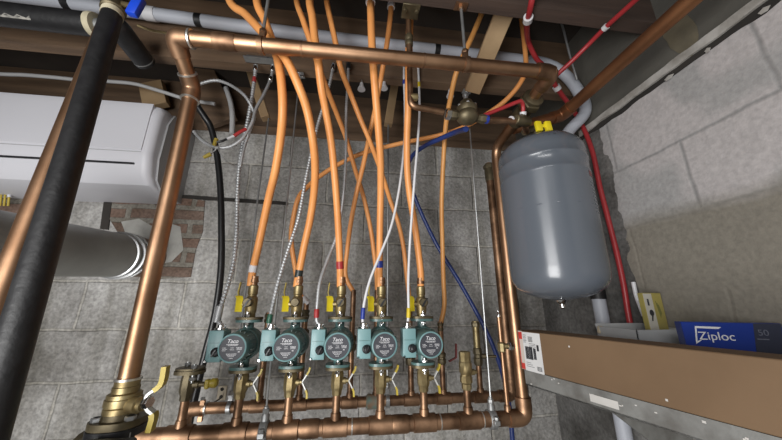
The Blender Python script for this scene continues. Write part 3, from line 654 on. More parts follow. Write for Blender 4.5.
L = [V(XRET[3], 1.12, zr(292)), *px([(376.5, 275, 1.12), (374.5, 257, 1.11), (370.5, 228, 1.09), (363.3, 196, 1.07), (355, 169, 1.01), (346, 138, .95), (338, 117, .90), (328.5, 93, .83), (318.5, 66, .75), (310.5, 42, .71), (303, 20, .70), (296, -3, .70)])]
flex('orange_pex_tube', 'orange return tube from behind the fourth pump passing behind the red-taped tube', 'tube', L + [ztop(L[-1], -.02, 0)], PR, pex_orange, g2)
L = [V(XRET[4], 1.12, zr(302)), *px([(409, 295, 1.12), (407.2, 280, 1.12), (403.5, 247, 1.10), (398, 222, 1.07), (390.5, 201, 1.05), (384, 180, 1.0), (377, 160, .955), (369, 139, .90), (360, 118, .86), (351, 95, .82), (341, 69, .755), (336, 45, .72), (331, 22, .71), (326, -3, .71)])]
flex('orange_pex_tube', 'orange return tube from below the rightmost pump passing behind the blue-taped tube', 'tube', L + [ztop(L[-1], -.02, 0)], PR, pex_orange, g2)
L = [V(XRET[5], 1.12, zr(326)), *px([(444.3, 305, 1.12), (443.5, 280, 1.11), (442.5, 245, 1.08), (441.7, 210, 1.05), (442.3, 185, 1.01), (443.7, 155, .96), (446, 124, .89), (450.5, 98, .82), (456, 74, .76), (464, 54, .72), (474, 32, .71), (488, -2, .70)])]
flex('tan_pex_tube', 'tan orange tube rising right of the pumps past the brass valve', 'tube', L + [ztop(L[-1], .03, 0)], PR, pex_tan, g2)
L = px([(466, 129, .72), (456, 132, .80), (441, 138.5, .88), (423, 147, .98), (411, 158, 1.09), (407, 174, 1.16), (414, 195, 1.19), (424, 219, 1.20), (438.6, 248, 1.20), (460, 283, 1.20), (480, 319, 1.19), (493, 346, 1.18), (503, 375, 1.18), (509, 405, 1.18), (512.5, 440, 1.18), (515, 470, 1.18)])
flex('blue_pex_tube', 'dark blue tube slanting down from the brass valve behind the manifolds', 'tube', L, .0088, pex_blue)
L = px([(534, -12, .53), (531, 5, .562), (528, 19, .605), (527, 30, .66), (528.5, 42, .73), (536, 58, .77), (545, 68, .785), (557, 88, .812), (570, 106, .862), (582, 125, .89), (598, 152, .87), (613, 188, .87), (622, 217, .865), (630, 252, .86), (635, 285, .86), (638, 312, .865), (641, 345, .868)])
L = [Vector((min(p.x, .875), p.y, p.z)) for p in L]
flex('red_pex_tube', 'red tube running from the joist down the right wall behind the tank', 'tube', L, .0085, pex_red, None, [(W(528, 19, .605), .010, white_plastic, 'white_clip', 1.6), (W(557, 89, .812), .008, white_plastic, 'white_clip', 1.5)])
L = px([(662, -26, .43), (640, -4, .49), (605.5, 27.5, .595), (588, 45, .655), (572, 61, .70), (560, 72, .735), (553, 79, .75)])
flex('red_pex_tube', 'straight red tube slanting across the upper right corner of joist bay', 'tube', L, .0072, pex_red, None, [(W(605.5, 27.5, .595), .006, white_plastic, 'clip', 1.3)])
L = px([(476, 119, .69), (490, 113, .69), (505, 107, .685), (516, 102.5, .68), (521, 101.5, .68), (523, 106, .69), (523, 116, .703)])
flex('red_pex_tube', 'short red tube from brass valve hooking down to the tank tee', 'tube', L, .006, pex_red, None, [(W(523, 115, .703), .008, white_plastic, 'white_fitting', 1.6)])

# ------------------------------------------------------------------ electrical whips
def armored(name, label, pts, r, m, group, parts=(), rib=.17, step=.0048, cat='cable'):
    P = spline([Vector(p) for p in pts], 8, step); root = thing(name, label, cat, P[0], group)
    MB().tube(P, r, 10, rib).build('conduit', m, root)
    for (tgt, hh, tm, nm, k) in parts:
        i = min(range(len(P)), key=lambda j: (P[j] - tgt).length); i = max(2, min(len(P) - 3, i)); d = (P[i + 2] - P[i - 2]).normalized()
        MB().lathe(P[i] - d * hh, d, [(r * k * .9, 0), (r * k, hh * .1), (r * k, hh * 1.9), (r * k * .9, 2 * hh)], 12).build(nm, tm, root)
    return root
def boxtop(i): return V(XP[i] - .0545, .95 - .050, ZP + .05)
ga = 'cable whips to the pump boxes'
armored('armored_cable', 'armored steel whip to the leftmost pump box, hanging left of the tubes',
        px([(256, 66, .885), (254, 82, .885), (251.5, 100, .885), (247.5, 122, .89), (243, 142, .90), (239, 170, .91), (237.3, 200, .91), (236.6, 230, .91), (234, 260, .91), (228.5, 283, .905), (222, 303, .90), (218, 318, .90)]) + [boxtop(0)],
        .0058, armor, ga, [(W(256, 68, .885), .012, chrome, 'connector', 1.5), (W(254, 80, .885), .010, tape_red, 'red_tag', 1.15), (boxtop(0) + Vector((0, 0, .03)), .022, armor, 'sleeve', 1.6)])
armored('armored_cable', 'armored steel whip with green tape to the second pump box',
        px([(333.5, 64, .885), (331, 78, .885), (325, 101, .89), (318, 124, .89), (312, 150, .90), (305.5, 180, .91), (298.5, 218, .91), (288, 250, .905), (278.5, 281, .90), (272, 308, .90), (268.8, 325, .90)]) + [boxtop(1)],
        .0052, armor, ga, [(W(333.5, 67, .885), .014, chrome, 'connector', 1.5), (W(270.5, 318, .90), .012, tape_green, 'green_tape', 1.4)])
armored('armored_cable', 'armored steel whip with red tape to the middle pump box',
        px([(348.3, 64, .882), (348, 80, .882), (346.3, 110, .89), (346, 150, .90), (344, 190, .935), (341, 214, .95), (336, 238, .957), (327, 261, .935), (320, 282, .91), (317.5, 302, .90), (316.7, 320, .90)]) + [boxtop(2)],
        .0050, armor, ga, [(W(348.3, 67, .89), .013, black_plastic, 'connector', 1.7), (W(317.3, 313.5, .90), .012, tape_red, 'red_tape', 1.5)])
armored('flexible_cable', 'smooth white whip with blue tape to the fourth pump box',
        px([(404, 64, .885), (404, 80, .885), (405, 110, .89), (404.5, 140, .895), (402, 168, .90), (398, 196, .90), (391, 227, .90), (380, 255, .90), (370, 280, .90), (364.5, 302, .90), (362.6, 320, .90)]) + [boxtop(3)],
        .0043, white_plastic, ga, [(W(404, 82, .885), .009, tape_blue, 'blue_tag', 1.3), (W(363.4, 312, .90), .016, tape_blue, 'blue_tape', 1.5)], rib=.02, step=.012)
armored('flexible_cable', 'smooth white whip with yellow tape to the rightmost pump box',
        px([(418, 64, .885), (419, 84, .885), (419.5, 112, .865), (417.5, 145, .845), (414.5, 180, .845), (411.5, 220, .882), (409.3, 255, .90), (408.3, 285, .90), (408.6, 312, .90)]) + [boxtop(4)],
        .0042, white_plastic, ga, [(W(419, 85, .885), .012, tape_yellow, 'yellow_tag', 1.2), (W(408.6, 312, .90), .014, tape_yellow, 'yellow_tape', 1.5)], rib=.02, step=.012)
# the loose coil
t = armored('armored_cable', 'coiled loose armored cable with bare wires beside the left riser',
        px([(273, 66, .885), (271, 78, .885), (264, 94, .87), (256, 109, .85), (251.5, 124, .84), (242, 139, .83), (229, 147, .83), (215, 147, .83), (203, 141, .84), (193.5, 131, .85)]),
        .0048, armor, None, [(W(273, 68, .885), .012, chrome, 'connector', 1.6), (W(270.5, 79, .885), .008, chrome, 'coupling', 1.6)])
def wire(nm, pts, r, m): MB().tube(spline(px(pts), 6), r, 8).build(nm, m, t)
wire('red_wire', [(246, 129, .83), (240, 132, .825), (234, 136, .825)], .0052, tape_red)
wire('white_wire', [(234, 136, .825), (227, 139, .822)], .004, white_plastic)
wire('black_wire', [(227, 139, .822), (221, 141.5, .82), (216, 142, .82)], .0035, black_cable)
wire('bare_wire', [(217, 146, .82), (220, 153, .82), (226, 161, .83), (235, 166, .85)], .0014, steel)
wire('bare_wire', [(218, 147, .82), (213, 152, .82), (208, 156, .82)], .0018, steel)
for (xa, ya, xb, yb) in ((216.5, 139, 214, 145.5), (211, 154, 203.5, 157.5)):
    a, b_ = W(xa, ya, .82), W(xb, yb, .82); MB().cyl(a, b_, .0062, 12, .0045).build('yellow_wire_nut', yellow_dull, t)
armored('armored_cable', 'armored cable arching over from the left riser into the whip bundle',
        px([(196, 87, .86), (203, 83, .86), (217, 80.5, .855), (232, 86, .85), (245, 96, .85), (253, 110, .865), (254.5, 117, .875), (250, 130, .88), (244, 148, .89), (240, 168, .895)]), .0048, armor, None)
t = flex('grey_flexible_conduit', 'short grey flexible conduit end hanging behind the coiled cable', 'cable', px([(226, 88, 1.2), (231, 104, 1.2), (232.5, 118, 1.2), (232, 134, 1.2)]), .011, cable_grey)
L = px([(186, 78, 1.1), (196, 103, 1.12), (204, 116, 1.14), (211, 128, 1.16), (217, 155, 1.18), (220.5, 190, 1.19), (221.5, 230, 1.19), (221.3, 262, 1.19), (219, 290, 1.19), (214, 320, 1.19), (207, 347, 1.19), (200, 375, 1.19), (195, 397, 1.19), (189, 424, 1.19), (186, 445, 1.18)]) + [V(-.66, 1.17, -.7), V(-.66, 1.17, -1.285)]
flex('black_cable', 'thick black cable hanging down the wall right of the left riser', 'cable', L, .0125, black_cable)
flex('grey_cable', 'pale grey cable sagging above the white wall unit', 'cable', [V(-3.0, 1.2, W(0, 74, 1.2).z - CZ + .03)] + px([(-40, 70, 1.2), (0, 74, 1.2), (25, 75, 1.2), (55, 77.5, 1.2), (80, 80, 1.2), (110, 81.5, 1.2), (135, 84, 1.2), (160, 91, 1.2), (188, 99.5, 1.2), (215, 104, 1.2)]), .008, cable_grey)
flex('grey_conduit', 'long grey plastic conduit above the header, bending down by the right wall', 'pipe',
     [V(-3.2, .86, W(0, -6, .86).z - CZ + .01)] + px([(-60, -15, .86), (0, -6, .86), (90, 6, .86)]) + px([(160, 15, .86), (240, 26, .86), (320, 36.5, .86), (400, 46, .86), (470, 54, .86), (520, 60, .86), (546, 64, .86), (564, 74, .858), (578, 91, .855), (585, 112, .852)]) + [V(.785, .885, .60), V(.83, .925, .45), V(.84, .932, .2), V(.84, .932, 0), V(.84, .932, -.3), V(.84, .932, -.9), V(.84, .932, -1.298)],
     .021, pvc_grey, None, [(W(66, 4, .86), .012, black_rubber, 'black_strap', 1.04), (W(202, 19, .86), .011, black_rubber, 'black_strap', 1.04), (W(439, 50, .86), .010, black_rubber, 'black_strap', 1.04), (W(150, 12, .86), .018, white_plastic, 'white_coupling', 1.12), (W(602, 294, .92), .016, black_rubber, 'black_coupling', 1.15)], n=16)

# ------------------------------------------------------------------ hangers
gh = 'hanger rods'
def rod(name, label, top, bottom, r, m, clamp_r, clamp_axis=Vector((1, 0, 0)), plate=True, cm=None, big=False):
    cm = cm or steel
    t = thing(name, label, 'hanger', top, gh)
    MB().cyl(top, bottom + Vector((0, 0, clamp_r)), r, 8).build('rod', m, t)
    q = MB()
    q.lathe(bottom - clamp_axis * .007, clamp_axis, [(clamp_r, 0), (clamp_r * 1.12, .001), (clamp_r * 1.12, .013), (clamp_r, .014)], 20)
    q.box(bottom + Vector((0, 0, clamp_r * 1.3)), (.014, .012, .024), None, .001); q.hexn(bottom + Vector((0, 0, clamp_r * 1.3 + .012)), (0, 0, 1), .009, .012)
    if big:
        for sy in (-1, 1):
            q.box(bottom + Vector((0, sy * clamp_r * 1.25, 0)), (.018, .016, .014), None, .002); q.hexn(bottom + Vector((0, sy * clamp_r * 1.3, .006)), (0, 0, 1), .007, .009)
        q.lathe(bottom - clamp_axis * .011, clamp_axis, [(clamp_r * 1.02, 0), (clamp_r * 1.18, .004), (clamp_r * 1.18, .018), (clamp_r * 1.02, .022)], 20)
        q.lathe(bottom + Vector((0, 0, clamp_r * 1.1)), (0, 0, 1), [(.011, 0), (.011, .012), (.006, .020), (.006, .034)], 12)
    q.build('clamp', steel_dull if big else cm, t)
    if plate:
        q = MB(); q.box(top + Vector((0, 0, -.002)), (.036, .024, .004)); q.hexn(top + Vector((0, 0, -.014)), (0, 0, 1), .008, .012)
        q.build('ceiling_plate', cm, t)
    return t
def vrod(xp, yp, Y, z_top, z_bot):
    a = W(xp, yp, Y); return Vector((a.x, Y, z_top + CZ)), Vector((a.x, Y, z_bot + CZ))
a_, b_ = vrod(288, 200, .95, .82, ZM); a_.y = .93; rod('pipe_hanger_rod', 'silver rod hanging the lower manifold between first and second pump', a_, b_, .0028, steel, .0225, big=True)
a_, b_ = vrod(478, 250, .95, .82, ZM); a_.y = .93; rod('pipe_hanger_rod', 'silver rod hanging the lower manifold right of the tan tube', a_, b_, .0030, steel, .0225, big=True)
a_, b_ = vrod(263, 160, 1.12, .755, ZR); rod('pipe_hanger_rod', 'dark rod from the wood block behind the leftmost orange tube', a_, b_, .0034, steel_dull, .0185, plate=False)
a_, b_ = vrod(388, 200, 1.12, .765, ZR); rod('pipe_hanger_rod', 'dark rod hanging the return manifold behind the fourth pump', a_, b_, .0040, steel_dull, .0200, plate=False)
zl = lambda x: TL.lerp(TR, (x - TL.x) / (TR.x - TL.x)).z - CZ
for xp, yp, lb in ((265, 20, 'dark rod holding the header pipe beside the white-taped tube'), (463, 30, 'dark rod holding the header pipe beside the tan tube')):
    a = W(xp, yp, .60); rod('pipe_hanger_rod', lb, Vector((a.x, .60, CZ + .82)), Vector((a.x, .60, zl(a.x) + CZ)), .0042, steel_dull, .0188, cm=copper_dull)
# cable brackets on the second joist
t = thing('cable_bracket', 'zinc bracket plate on the joist holding the left armored cables', 'bracket', W(264, 62, .90))
q = MB(); a = W(243, 58, .895); c = W(279, 63, .895); q.box((a + c) / 2 + Vector((.012, -.004, 0)), (abs(c.x - a.x), .004, .030), None, .001); q.box((a + c) / 2 + Vector((.012, -.016, -.014)), (abs(c.x - a.x), .028, .003)); q.build('plate', steel, t)
for xx in (250, 268):
    MB().hexn(W(xx, 59, .892), (0, -1, 0), .005, .005).build('screw', chrome, t)
t = thing('cable_bracket', 'small zinc bracket on the joist above the black-taped tube', 'bracket', W(299, 75, .92))
MB().box(W(297, 74, .91), (.05, .02, .006), None, .001).build('plate', steel, t); MB().hexn(W(302, 75, .90), (0, 0, -1), .006, .008).build('screw', chrome, t)
for xp, yp, lb in ((361.5, 87, 'white cone shaped tube clip under the joist left of blue-taped tube'), (384, 86, 'white tube clip under the joist right of the blue-taped tube'), (450, 94, 'pale clip under the joist on the tan tube')):
    a = W(xp, yp, .925); t = thing('tube_clip', lb, 'clip', a, 'tube clips under the joist')
    q = MB(); q.lathe(a + Vector((0, 0, -.012)), (0, 0, 1), [(.015, 0), (.014, .004), (.008, .018), (.006, .03)], 14); q.build('clip_body', white_plastic, t)
    MB().cyl(a + Vector((0, 0, .015)), a + Vector((0, 0, CZ + .822 - a.z)), .003, 8).build('nail', steel, t)

# ------------------------------------------------------------------ expansion tank and its fittings
TX, TY, TRr = .587, .78, .1265
zt, zb = .512, .006
t = thing('expansion_tank', 'large grey steel expansion tank hanging at the right', 'tank', V(TX, TY, zb))
RB_ = TRr
prof = [(.004, zb), (.055, zb + .008), (.092, zb + .021), (.112, zb + .036), (.1215, zb + .052), (.1255, zb + .070), (RB_, zb + .088)]
def bead(z, h=.003): return [(RB_, z - .007), (RB_ + h * .7, z - .004), (RB_ + h, z), (RB_ + h * .7, z + .004), (RB_, z + .007)]
prof += bead(zt - .145, .0016) + bead(zt - .098, .0022)
prof += [(RB_, zt - .072), (.1250, zt - .056), (.1200, zt - .042), (.108, zt - .028), (.085, zt - .015), (.05, zt - .004), (.004, zt)]
q = MB(); q.lathe(V(TX, TY, 0), (0, 0, 1), prof, 56); q.build('shell', tank_grey, t, ang=60)
band(V(TX, TY, .26), (0, 0, 1), TRr + .0012, .004).build('weld_seam', tank_grey, t)
q = MB(); q.lathe(V(TX, TY, zb), (0, 0, -1), [(.016, -.002), (.012, .006), (.0075, .009), (.0075, .018), (.004, .021)], 12); q.build('air_valve', chrome, t)
q = MB(); q.lathe(V(TX, TY, zt - .002), (0, 0, 1), [(.018, 0), (.018, .008), (.0125, .01), (.0125, .024)], 14); q.build('inlet_nipple', bronze, t)
# faded printing and a pen scribble on the shell, following its curve
def on_shell(a, z, r=TRr): return V(TX + (r + .0006) * math.cos(a), TY + (r + .0006) * math.sin(a), z)
pr = MB()
def patch(a0, a1, z0, z1, mb):
    n = 4; vs = []
    for k in range(n + 1):
        a = a0 + (a1 - a0) * k / n; vs += [on_shell(a, z0), on_shell(a, z1)]
    mb.add(vs, [[2 * k, 2 * k + 2, 2 * k + 3, 2 * k + 1] for k in range(n)])
aP = -1.02
label_red = mat('faded_red_print', (.30, .10, .10), None, .5); label_gr = mat('faded_grey_print', (.27, .285, .31), None, .5)
m1, m2 = MB(), MB(); patch(aP - .04, aP + .22, .345, .362, m1)
for k in range(9): patch(aP - .04, aP + .24 - .05 * (k % 3 == 2), .325 - k * .011, .329 - k * .011, m2)
m1.build('red_print', label_red, t); m2.build('small_print', label_gr, t)
sc = MB()
for pts in ([(-.02, .004), (-.026, -.004), (-.02, -.008)], [(-.010, -.006), (-.004, .005), (.0, -.006)], [(.006, .004), (.014, .005), (.008, -.006)], [(.020, .004), (.024, -.003), (.030, .003)]):
    P = []
    for dx, dz in pts:
        a = -PI / 2 - .33 + dx / .13; rr2 = .1215; P.append(V(TX + rr2 * math.cos(a), TY + rr2 * math.sin(a), zt - .0495 + dz * .6))
    sc.tube(spline(P, 4), .0011, 5)
sc.build('pen_scribble', ink_black, t)
# line from the joist through the brass feed valve to the tank
zv = .515
K = [V(.139, .66, 1.08), V(.139, .66, zv), V(.235, .675, zv)]
t = thing('copper_feed_pipe', 'thin copper feed pipe dropping behind the header and elbowing to brass valve', 'pipe', K[1])
pipe(MB(), K, .0082, .02, 12).build('pipe_tube', copper_dull, t)
q = MB(); q.lathe(V(.139, .66, .72), (0, 0, 1), [(.010, 0), (.012, .004), (.012, .014), (.010, .018), (.012, .022), (.012, .036), (.010, .04)], 12); q.build('coupling', bronze, t)
q = MB(); q.lathe(V(.139, .66, zv + .03), (1, .1, .05), [(.0085, 0), (.0105, .008), (.0105, .02), (.007, .022)], 12); q.build('side_fitting', brass, t)
q = MB().box(V(.139, .630, .815), (.05, .045, .006), None, .001); q.hexn(V(.122, .625, .806), (0, 0, 1), .006, .007); q.hexn(V(.156, .625, .806), (0, 0, 1), .006, .007); q.build('pipe_clamp', bronze, t)
vx = W(467, 113, .685).x
t = thing('pressure_valve', 'brass pressure reducing valve with bolted bonnet below the header', 'valve', V(vx, .685, zv))
q = MB(); q.ball(V(vx, .685, zv), .028, 12, (1.15, 1, .85)); q.lathe(V(vx - .052, .682, zv), (1, .05, 0), [(.013, 0), (.0145, .002), (.0145, .016), (.012, .018), (.012, .03), (.02, .036)], 6)
q.lathe(V(vx + .022, .687, zv), (1, .1, 0), [(.018, 0), (.0125, .006), (.0125, .018), (.014, .02), (.014, .034)], 6); q.build('valve_body', bronze, t)
q = MB(); q.lathe(V(vx, .685, zv + .012), (0, 0, 1), [(.027, 0), (.030, .008), (.030, .016), (.024, .020), (.018, .036), (.012, .042)], 20); bn = q.build('bonnet', bronze, t)
q = MB()
for k in range(6):
    a = 2 * PI * k / 6 + .3; q.hexn(V(vx + .025 * math.cos(a), .685 + .025 * math.sin(a), zv + .028), (0, 0, 1), .005, .006)
q.lathe(V(vx, .685, zv + .05), (0, 0, 1), [(.006, 0), (.006, .02), (.009, .021), (.009, .026)], 10); q.build('bonnet_bolt', steel, bn)
q = MB(); q.lathe(V(vx - .066, .68, zv), (1, .05, 0), [(.0105, 0), (.016, .001), (.016, .014), (.0105, .016)], 6); q.build('union_nut', chrome, t)
MB().lathe(V(vx + .054, .69, zv), (1, .1, 0), [(.0125, 0), (.0125, .01)], 14).build('blue_seal', tape_blue, t)
# tee and shut off above tank
t = thing('tank_feed_tee', 'brass tee and copper nipple joining the feed valve to the grey tank', 'fitting', V(TX, TY, zt + .03))
ty = [V(vx + .06, .69, zv), V(.50, .74, zv + .010), V(TX, TY, zv + .047 - .01)]
a = W(523, 121, .705)
pipe(MB(), [V(vx + .062, .692, zv), a + Vector((0, 0, -.003)), V(.545, .765, zv + .02)], .0092, .02, 12).build('pipe_tube', copper_dull, t)
q = MB(); q.lathe(a + Vector((-.03, -.008, -.003)), (1, .25, .08), [(.012, 0), (.0145, .002), (.0145, .05), (.012, .055)], 12); q.lathe(a, (0, 0, 1), [(.012, 0), (.012, .018), (.009, .02), (.009, .03)], 12); q.build('brass_tee', bronze, t)
band(W(511, 120, .702), (1, .25, .08), .0115, .008).build('white_tape', tape_white, t)
pipe(MB(), [V(.535, .762, zv + .019), V(TX, TY, zt + .052), V(TX, TY, zt + .018)], .0115, .03, 12).build('elbow', bronze, t)
t2 = thing('valve_handle', 'bright yellow butterfly valve handle above the grey tank', 'valve handle', W(544, 128, .74))
for dx in (-5, 4.5):
    a = W(543.5 + dx, 126.5, .715); MB().box(a, (.020, .012, .034), Matrix.Rotation(-.1, 3, 'Y'), .003, 2).build('wing', yellow, t2)
MB().box(W(543.5, 126, .717), (.034, .008, .010), None, .002).build('bridge', yellow, t2)

# big copper line along the right wall
t = thing('copper_line', 'wide brown copper pipe running along the top of the right wall', 'pipe', V(.758, .2, .679))
pipe(MB(), [V(.758, -.8, .679), V(.758, .85, .679), V(.556, .85, .605)], .0200, .04, 18).build('pipe_tube', copper_dark, t)
pipe(MB(), [V(.758, .80, .679), V(.758, .85, .679), V(.715, .85, .663)], .0235, .03).build('elbow', copper_dark, t)
flex('grey_cable', 'thin grey cable hanging in the dark joist bay right of red tube', 'cable', px([(560, 20, .75), (563, 28, .75), (568, 48, .76), (573, 66, .77), (577, 80, .78)]), .004, steel_dull)

# ------------------------------------------------------------------ left foreground: insulated pipes
A, B_ = W(114.5, -6, .58), W(-6, 400, .47)
A2, B2 = W(112, 15, .575), W(-20, 460, .455)
t = thing('insulated_pipe', 'upright pipe in black foam insulation in the left foreground', 'pipe', B2)
dr = (A2 - B2).normalized()
kf = (A2.z - .004) / (A2.z - B2.z)
MB().tube([A2 + (B2 - A2) * (kf * k / 40) for k in range(41)], .0190, 26).build('foam_sleeve', black_rubber, t)
MB().cyl(A2 - dr * .004, A2 + dr * .010, .0198, 24).build('cream_collar', mat('cream_insulation', (.62, .56, .40), (.45, .40, .28), .8, 0, 20), t)
q = MB(); q.lathe(A2 + dr * .008, dr, [(.018, 0), (.020, .004), (.023, .006), (.023, .06), (.02, .065), (.02, .30)], 18); q.build('brass_valve', bronze, t)
hb = W(136, 7, .56); h = MB().box(hb, (.022, .016, .05), Matrix.Rotation(.15, 3, 'Y'), .004, 2).build('blue_handle', blue_vinyl, t)
MB().cyl(A2 + dr * .045, hb, .006, 10).build('handle_stem', brass, t)
c0_, c1_ = W(100, 40, .61), W(-14, 345, .54)
t = thing('copper_pipe', 'bare copper pipe just behind the black insulated pipe in left foreground', 'pipe', c1_)
d = (c0_ - c1_)
pp = [W(104, 10, .625), W(96, 60, .615), W(70, 120, .60), W(47, 182, .585), W(22, 250, .57), W(-4, 318, .555), W(-30, 390, .54)]
pa, pb = W(92.5, 62, .615), W(-7, 318, .545)
dd = (pb - pa); MB().cyl(pa - dd * .30, pa + dd * ((pa.z - .002) / (pa.z - pb.z)), .0175, 18).build('pipe_tube', copper, t)
# horizontal insulated pipe along the joist
t = thing('insulated_pipe', 'horizontal pipe in black foam running left above the white wall unit', 'pipe', W(40, 24, .78))
h1 = W(91, 24.5, .76); h0 = W(-70, 6, .76); hl = h1 + (h0 - h1) * 4.5
MB().cyl(hl, h1, .0315, 24).build('foam_sleeve', black_rubber, t)
dx = (h1 - h0).normalized(); MB().lathe(h1, dx, [(.0325, 0), (.0335, .004), (.0325, .016), (.022, .018)], 24).build('cream_collar', MATS['cream_insulation'], t)
MB().cyl(h1, h1 + dx * .05, .018, 18).build('pipe_tube', steel_dull, t)
hc = W(117, 26, .76); e = MB(); pipe(e, [h1 + dx * .04, hc, hc + Vector((0, .125, -.01))], .030, .035, 24); e.build('foam_elbow', black_rubber, t)
MB().lathe(hc + Vector((0, .112, -.009)), (0, 1, -.08), [(.0304, 0), (.0304, .004)], 24, caps=False).build('elbow_edge', steel_dull, t)
wj = MB().box(W(10, 29, .735), (.05, .004, .006), Matrix.Rotation(.05, 3, 'Y')); 
sc_ = mat('scuffed_foam', (.35, .33, .30), (.12, .12, .11), .8, 0, 60)
q = MB()
pts = []
for k in range(9):
    f = k / 8; c = h0.lerp(h1, .475 + .20 * f); r_ = .0318; a0 = -.55 - .10 * math.sin(f * 9); 
    y1 = Vector((0, -1, 0)); z1 = Vector((0, 0, -1))
    for aa in (.75 + .12 * math.sin(k * 2.1), .98):
        pts.append(c + y1 * r_ * math.cos(aa) + z1 * r_ * math.sin(aa))
q.add(pts, [[2 * k, 2 * k + 2, 2 * k + 3, 2 * k + 1] for k in range(8)]); q.build('scuff', sc_, t)
flex('copper_tube', 'thin brass coloured tube running from the black foam elbow to the header', 'pipe', px([(138, 25.5, .66), (150, 30, .66), (165, 33, .65), (182, 36, .64)]), .0035, brass)

# ------------------------------------------------------------------ wall unit and flue
t = thing('wall_air_unit', 'white wall mounted air unit at upper left above the flue duct', 'air unit', V(-1.3, 1.2, .42))
xe = -.775; xw = -2.0
sec = [(YB, .765), (1.13, .765), (1.105, .755), (1.095, .735), (1.09, .70), (1.09, .545), (1.093, .53)]
low = [(1.096, .520), (1.11, .465), (1.14, .432), (1.18, .420), (YB - .0, .418)]
q = MB(); poly = sec + low; ncut = 8
# main shell with rounded right end
def sect(sc): return [(YB - (YB - y) * (1 - .0 if y == YB else 1 - sc * .10), .59 + (z - .59) * (1 - sc * .05)) for y, z in poly]
xs = [xw, xe - .03, xe - .018, xe - .008, xe - .002, xe]; scs = [0, 0, .08, .3, .65, 1.0]
vs, fs = [], []
for x, s_ in zip(xs, scs):
    for y, z in sect(s_): vs.append(V(x, y, z))
n = len(poly)
for i in range(len(xs) - 1):
    for k in range(n): fs.append([i * n + k, i * n + (k + 1) % n, (i + 1) * n + (k + 1) % n, (i + 1) * n + k])
fs += [list(range(n)), [(len(xs) - 1) * n + k for k in range(n)]]
q.add(vs, fs); q.build('casing', unit_white, t, ang=30)
q = MB(); q.prism([(y, z) for y, z in [(YB, .76), (1.165, .76), (1.14, .70), (1.135, .54), (1.15, .46), (1.19, .425), (YB, .423)]], V(xe - .004, 0, 0), (0, 1, 0), (0, 0, 1), (.012, 0, 0)); q.build('end_panel', unit_grey, t)
q = MB(); q.prism([(1.089, .757 - .0), (1.086, .70), (1.086, .556), (1.094, .548), (1.10, .60), (1.10, .75)], V(xw, 0, 0), (0, 1, 0), (0, 0, 1), (xe - .03 - xw, 0, 0)); q.build('front_panel', unit_white, t, ang=30)
q = MB(); q.span(V(xw, 1.095, .4985), V(xe - .05, 1.115, .5045)); sl = q.build('louver_slot', black_plastic, t)
q = MB(); q.span(V(xw, 1.0885, .5455), V(xe - .03, 1.10, .5478)); q.build('panel_gap', unit_grey, t)
fx = -.862 + .0; f0 = V(-.845, .35, .0); fa = W(-5, 243, .80); fb = W(146, 258, 1.325)
t = thing('flue_duct', 'round galvanized flue duct entering the wall at left', 'duct', fb)
ax = (fb - fa).normalized(); Ld = (fb - fa).length
MB().lathe(fa - ax * .5, ax, [(.078, 0), (.078, .5 + Ld - .105)], 40).build('duct_tube', flue, t)
q = MB()
for k, rr_ in ((.0, .083), (.026, .087), (.052, .085)):
    q.lathe(fb - ax * (.165 - k), ax, [(.077, -.006), (rr_, -.004), (rr_, .004), (.077, .006)], 40, caps=False)
q.build('crimp_bead', steel, t)
MB().lathe(fb - ax * .110, ax, [(.0770, 0), (.0775, .11)], 40).build('collar', mat('rusty_collar', (.26, .17, .12), (.15, .10, .075), .7, .5, 20), t)
q = MB(); q.hexn(W(123, 266, 1.2) , (0.2, -1, 0), .004, .006); q.build('screw', chrome, t)
for k, xx in enumerate((2, 6, 10)):
    flex('yellow_wire', ['yellow wire left of the three below the white wall unit', 'middle yellow wire of the three below the white wall unit', 'yellow wire right of the three below the white wall unit'][k], 'wire',
         px([(xx + 2, 178, 1.28), (xx, 190, 1.28), (xx - 2, 206, 1.29)]), .0035, yellow_dull, 'yellow wires below the wall unit', [(W(xx, 190 + 3 * k, 1.28), .006, white_plastic, 'white_connector', 1.7)] if k != 1 else ())
t = thing('wall_bracket', 'small beige steel bracket with two holes on the wall behind return manifold', 'bracket', W(222, 393, 1.325))
a = W(222, 393, YB - .0035); MB().box(a, (.032, .007, .050), None, .002).build('plate', mat('beige_plate', (.50, .43, .32), None, .5), t)
for dz in (-.012, .014): MB().lathe(a + Vector((0, -.0036, dz)), (0, -1, 0), [(.0065, 0), (.0065, .0006)], 12).build('hole', dark_gap, t)
flex('black_wire', 'short black wire from the wall bracket to the return manifold', 'wire', px([(222, 397, 1.3205), (218, 400, 1.28), (213, 403, 1.2), (208, 404, 1.15), (206, 403, 1.122)]), .003, black_cable)
t = thing('pipe_clamp', 'copper strap clamp with bolt around the left end of return manifold', 'clamp', W(205, 406, 1.12))
cx_ = W(205, 406, 1.12).x; q = MB(); q.lathe(V(cx_ - .008, 1.12, ZR), (1, 0, 0), [(.0165, 0), (.0190, .001), (.0190, .015), (.0165, .016)], 18); q.box(V(cx_, 1.10, ZR + .022), (.014, .01, .016), None, .001); q.box(V(cx_, 1.10, ZR - .022), (.014, .01, .016), None, .001); q.build('strap', copper, t)
MB().hexn(V(cx_, 1.098, ZR + .03), (0, 0, 1), .006, .008).build('bolt', steel, t)

# ------------------------------------------------------------------ shelf and what stands on it
SZ = -.190
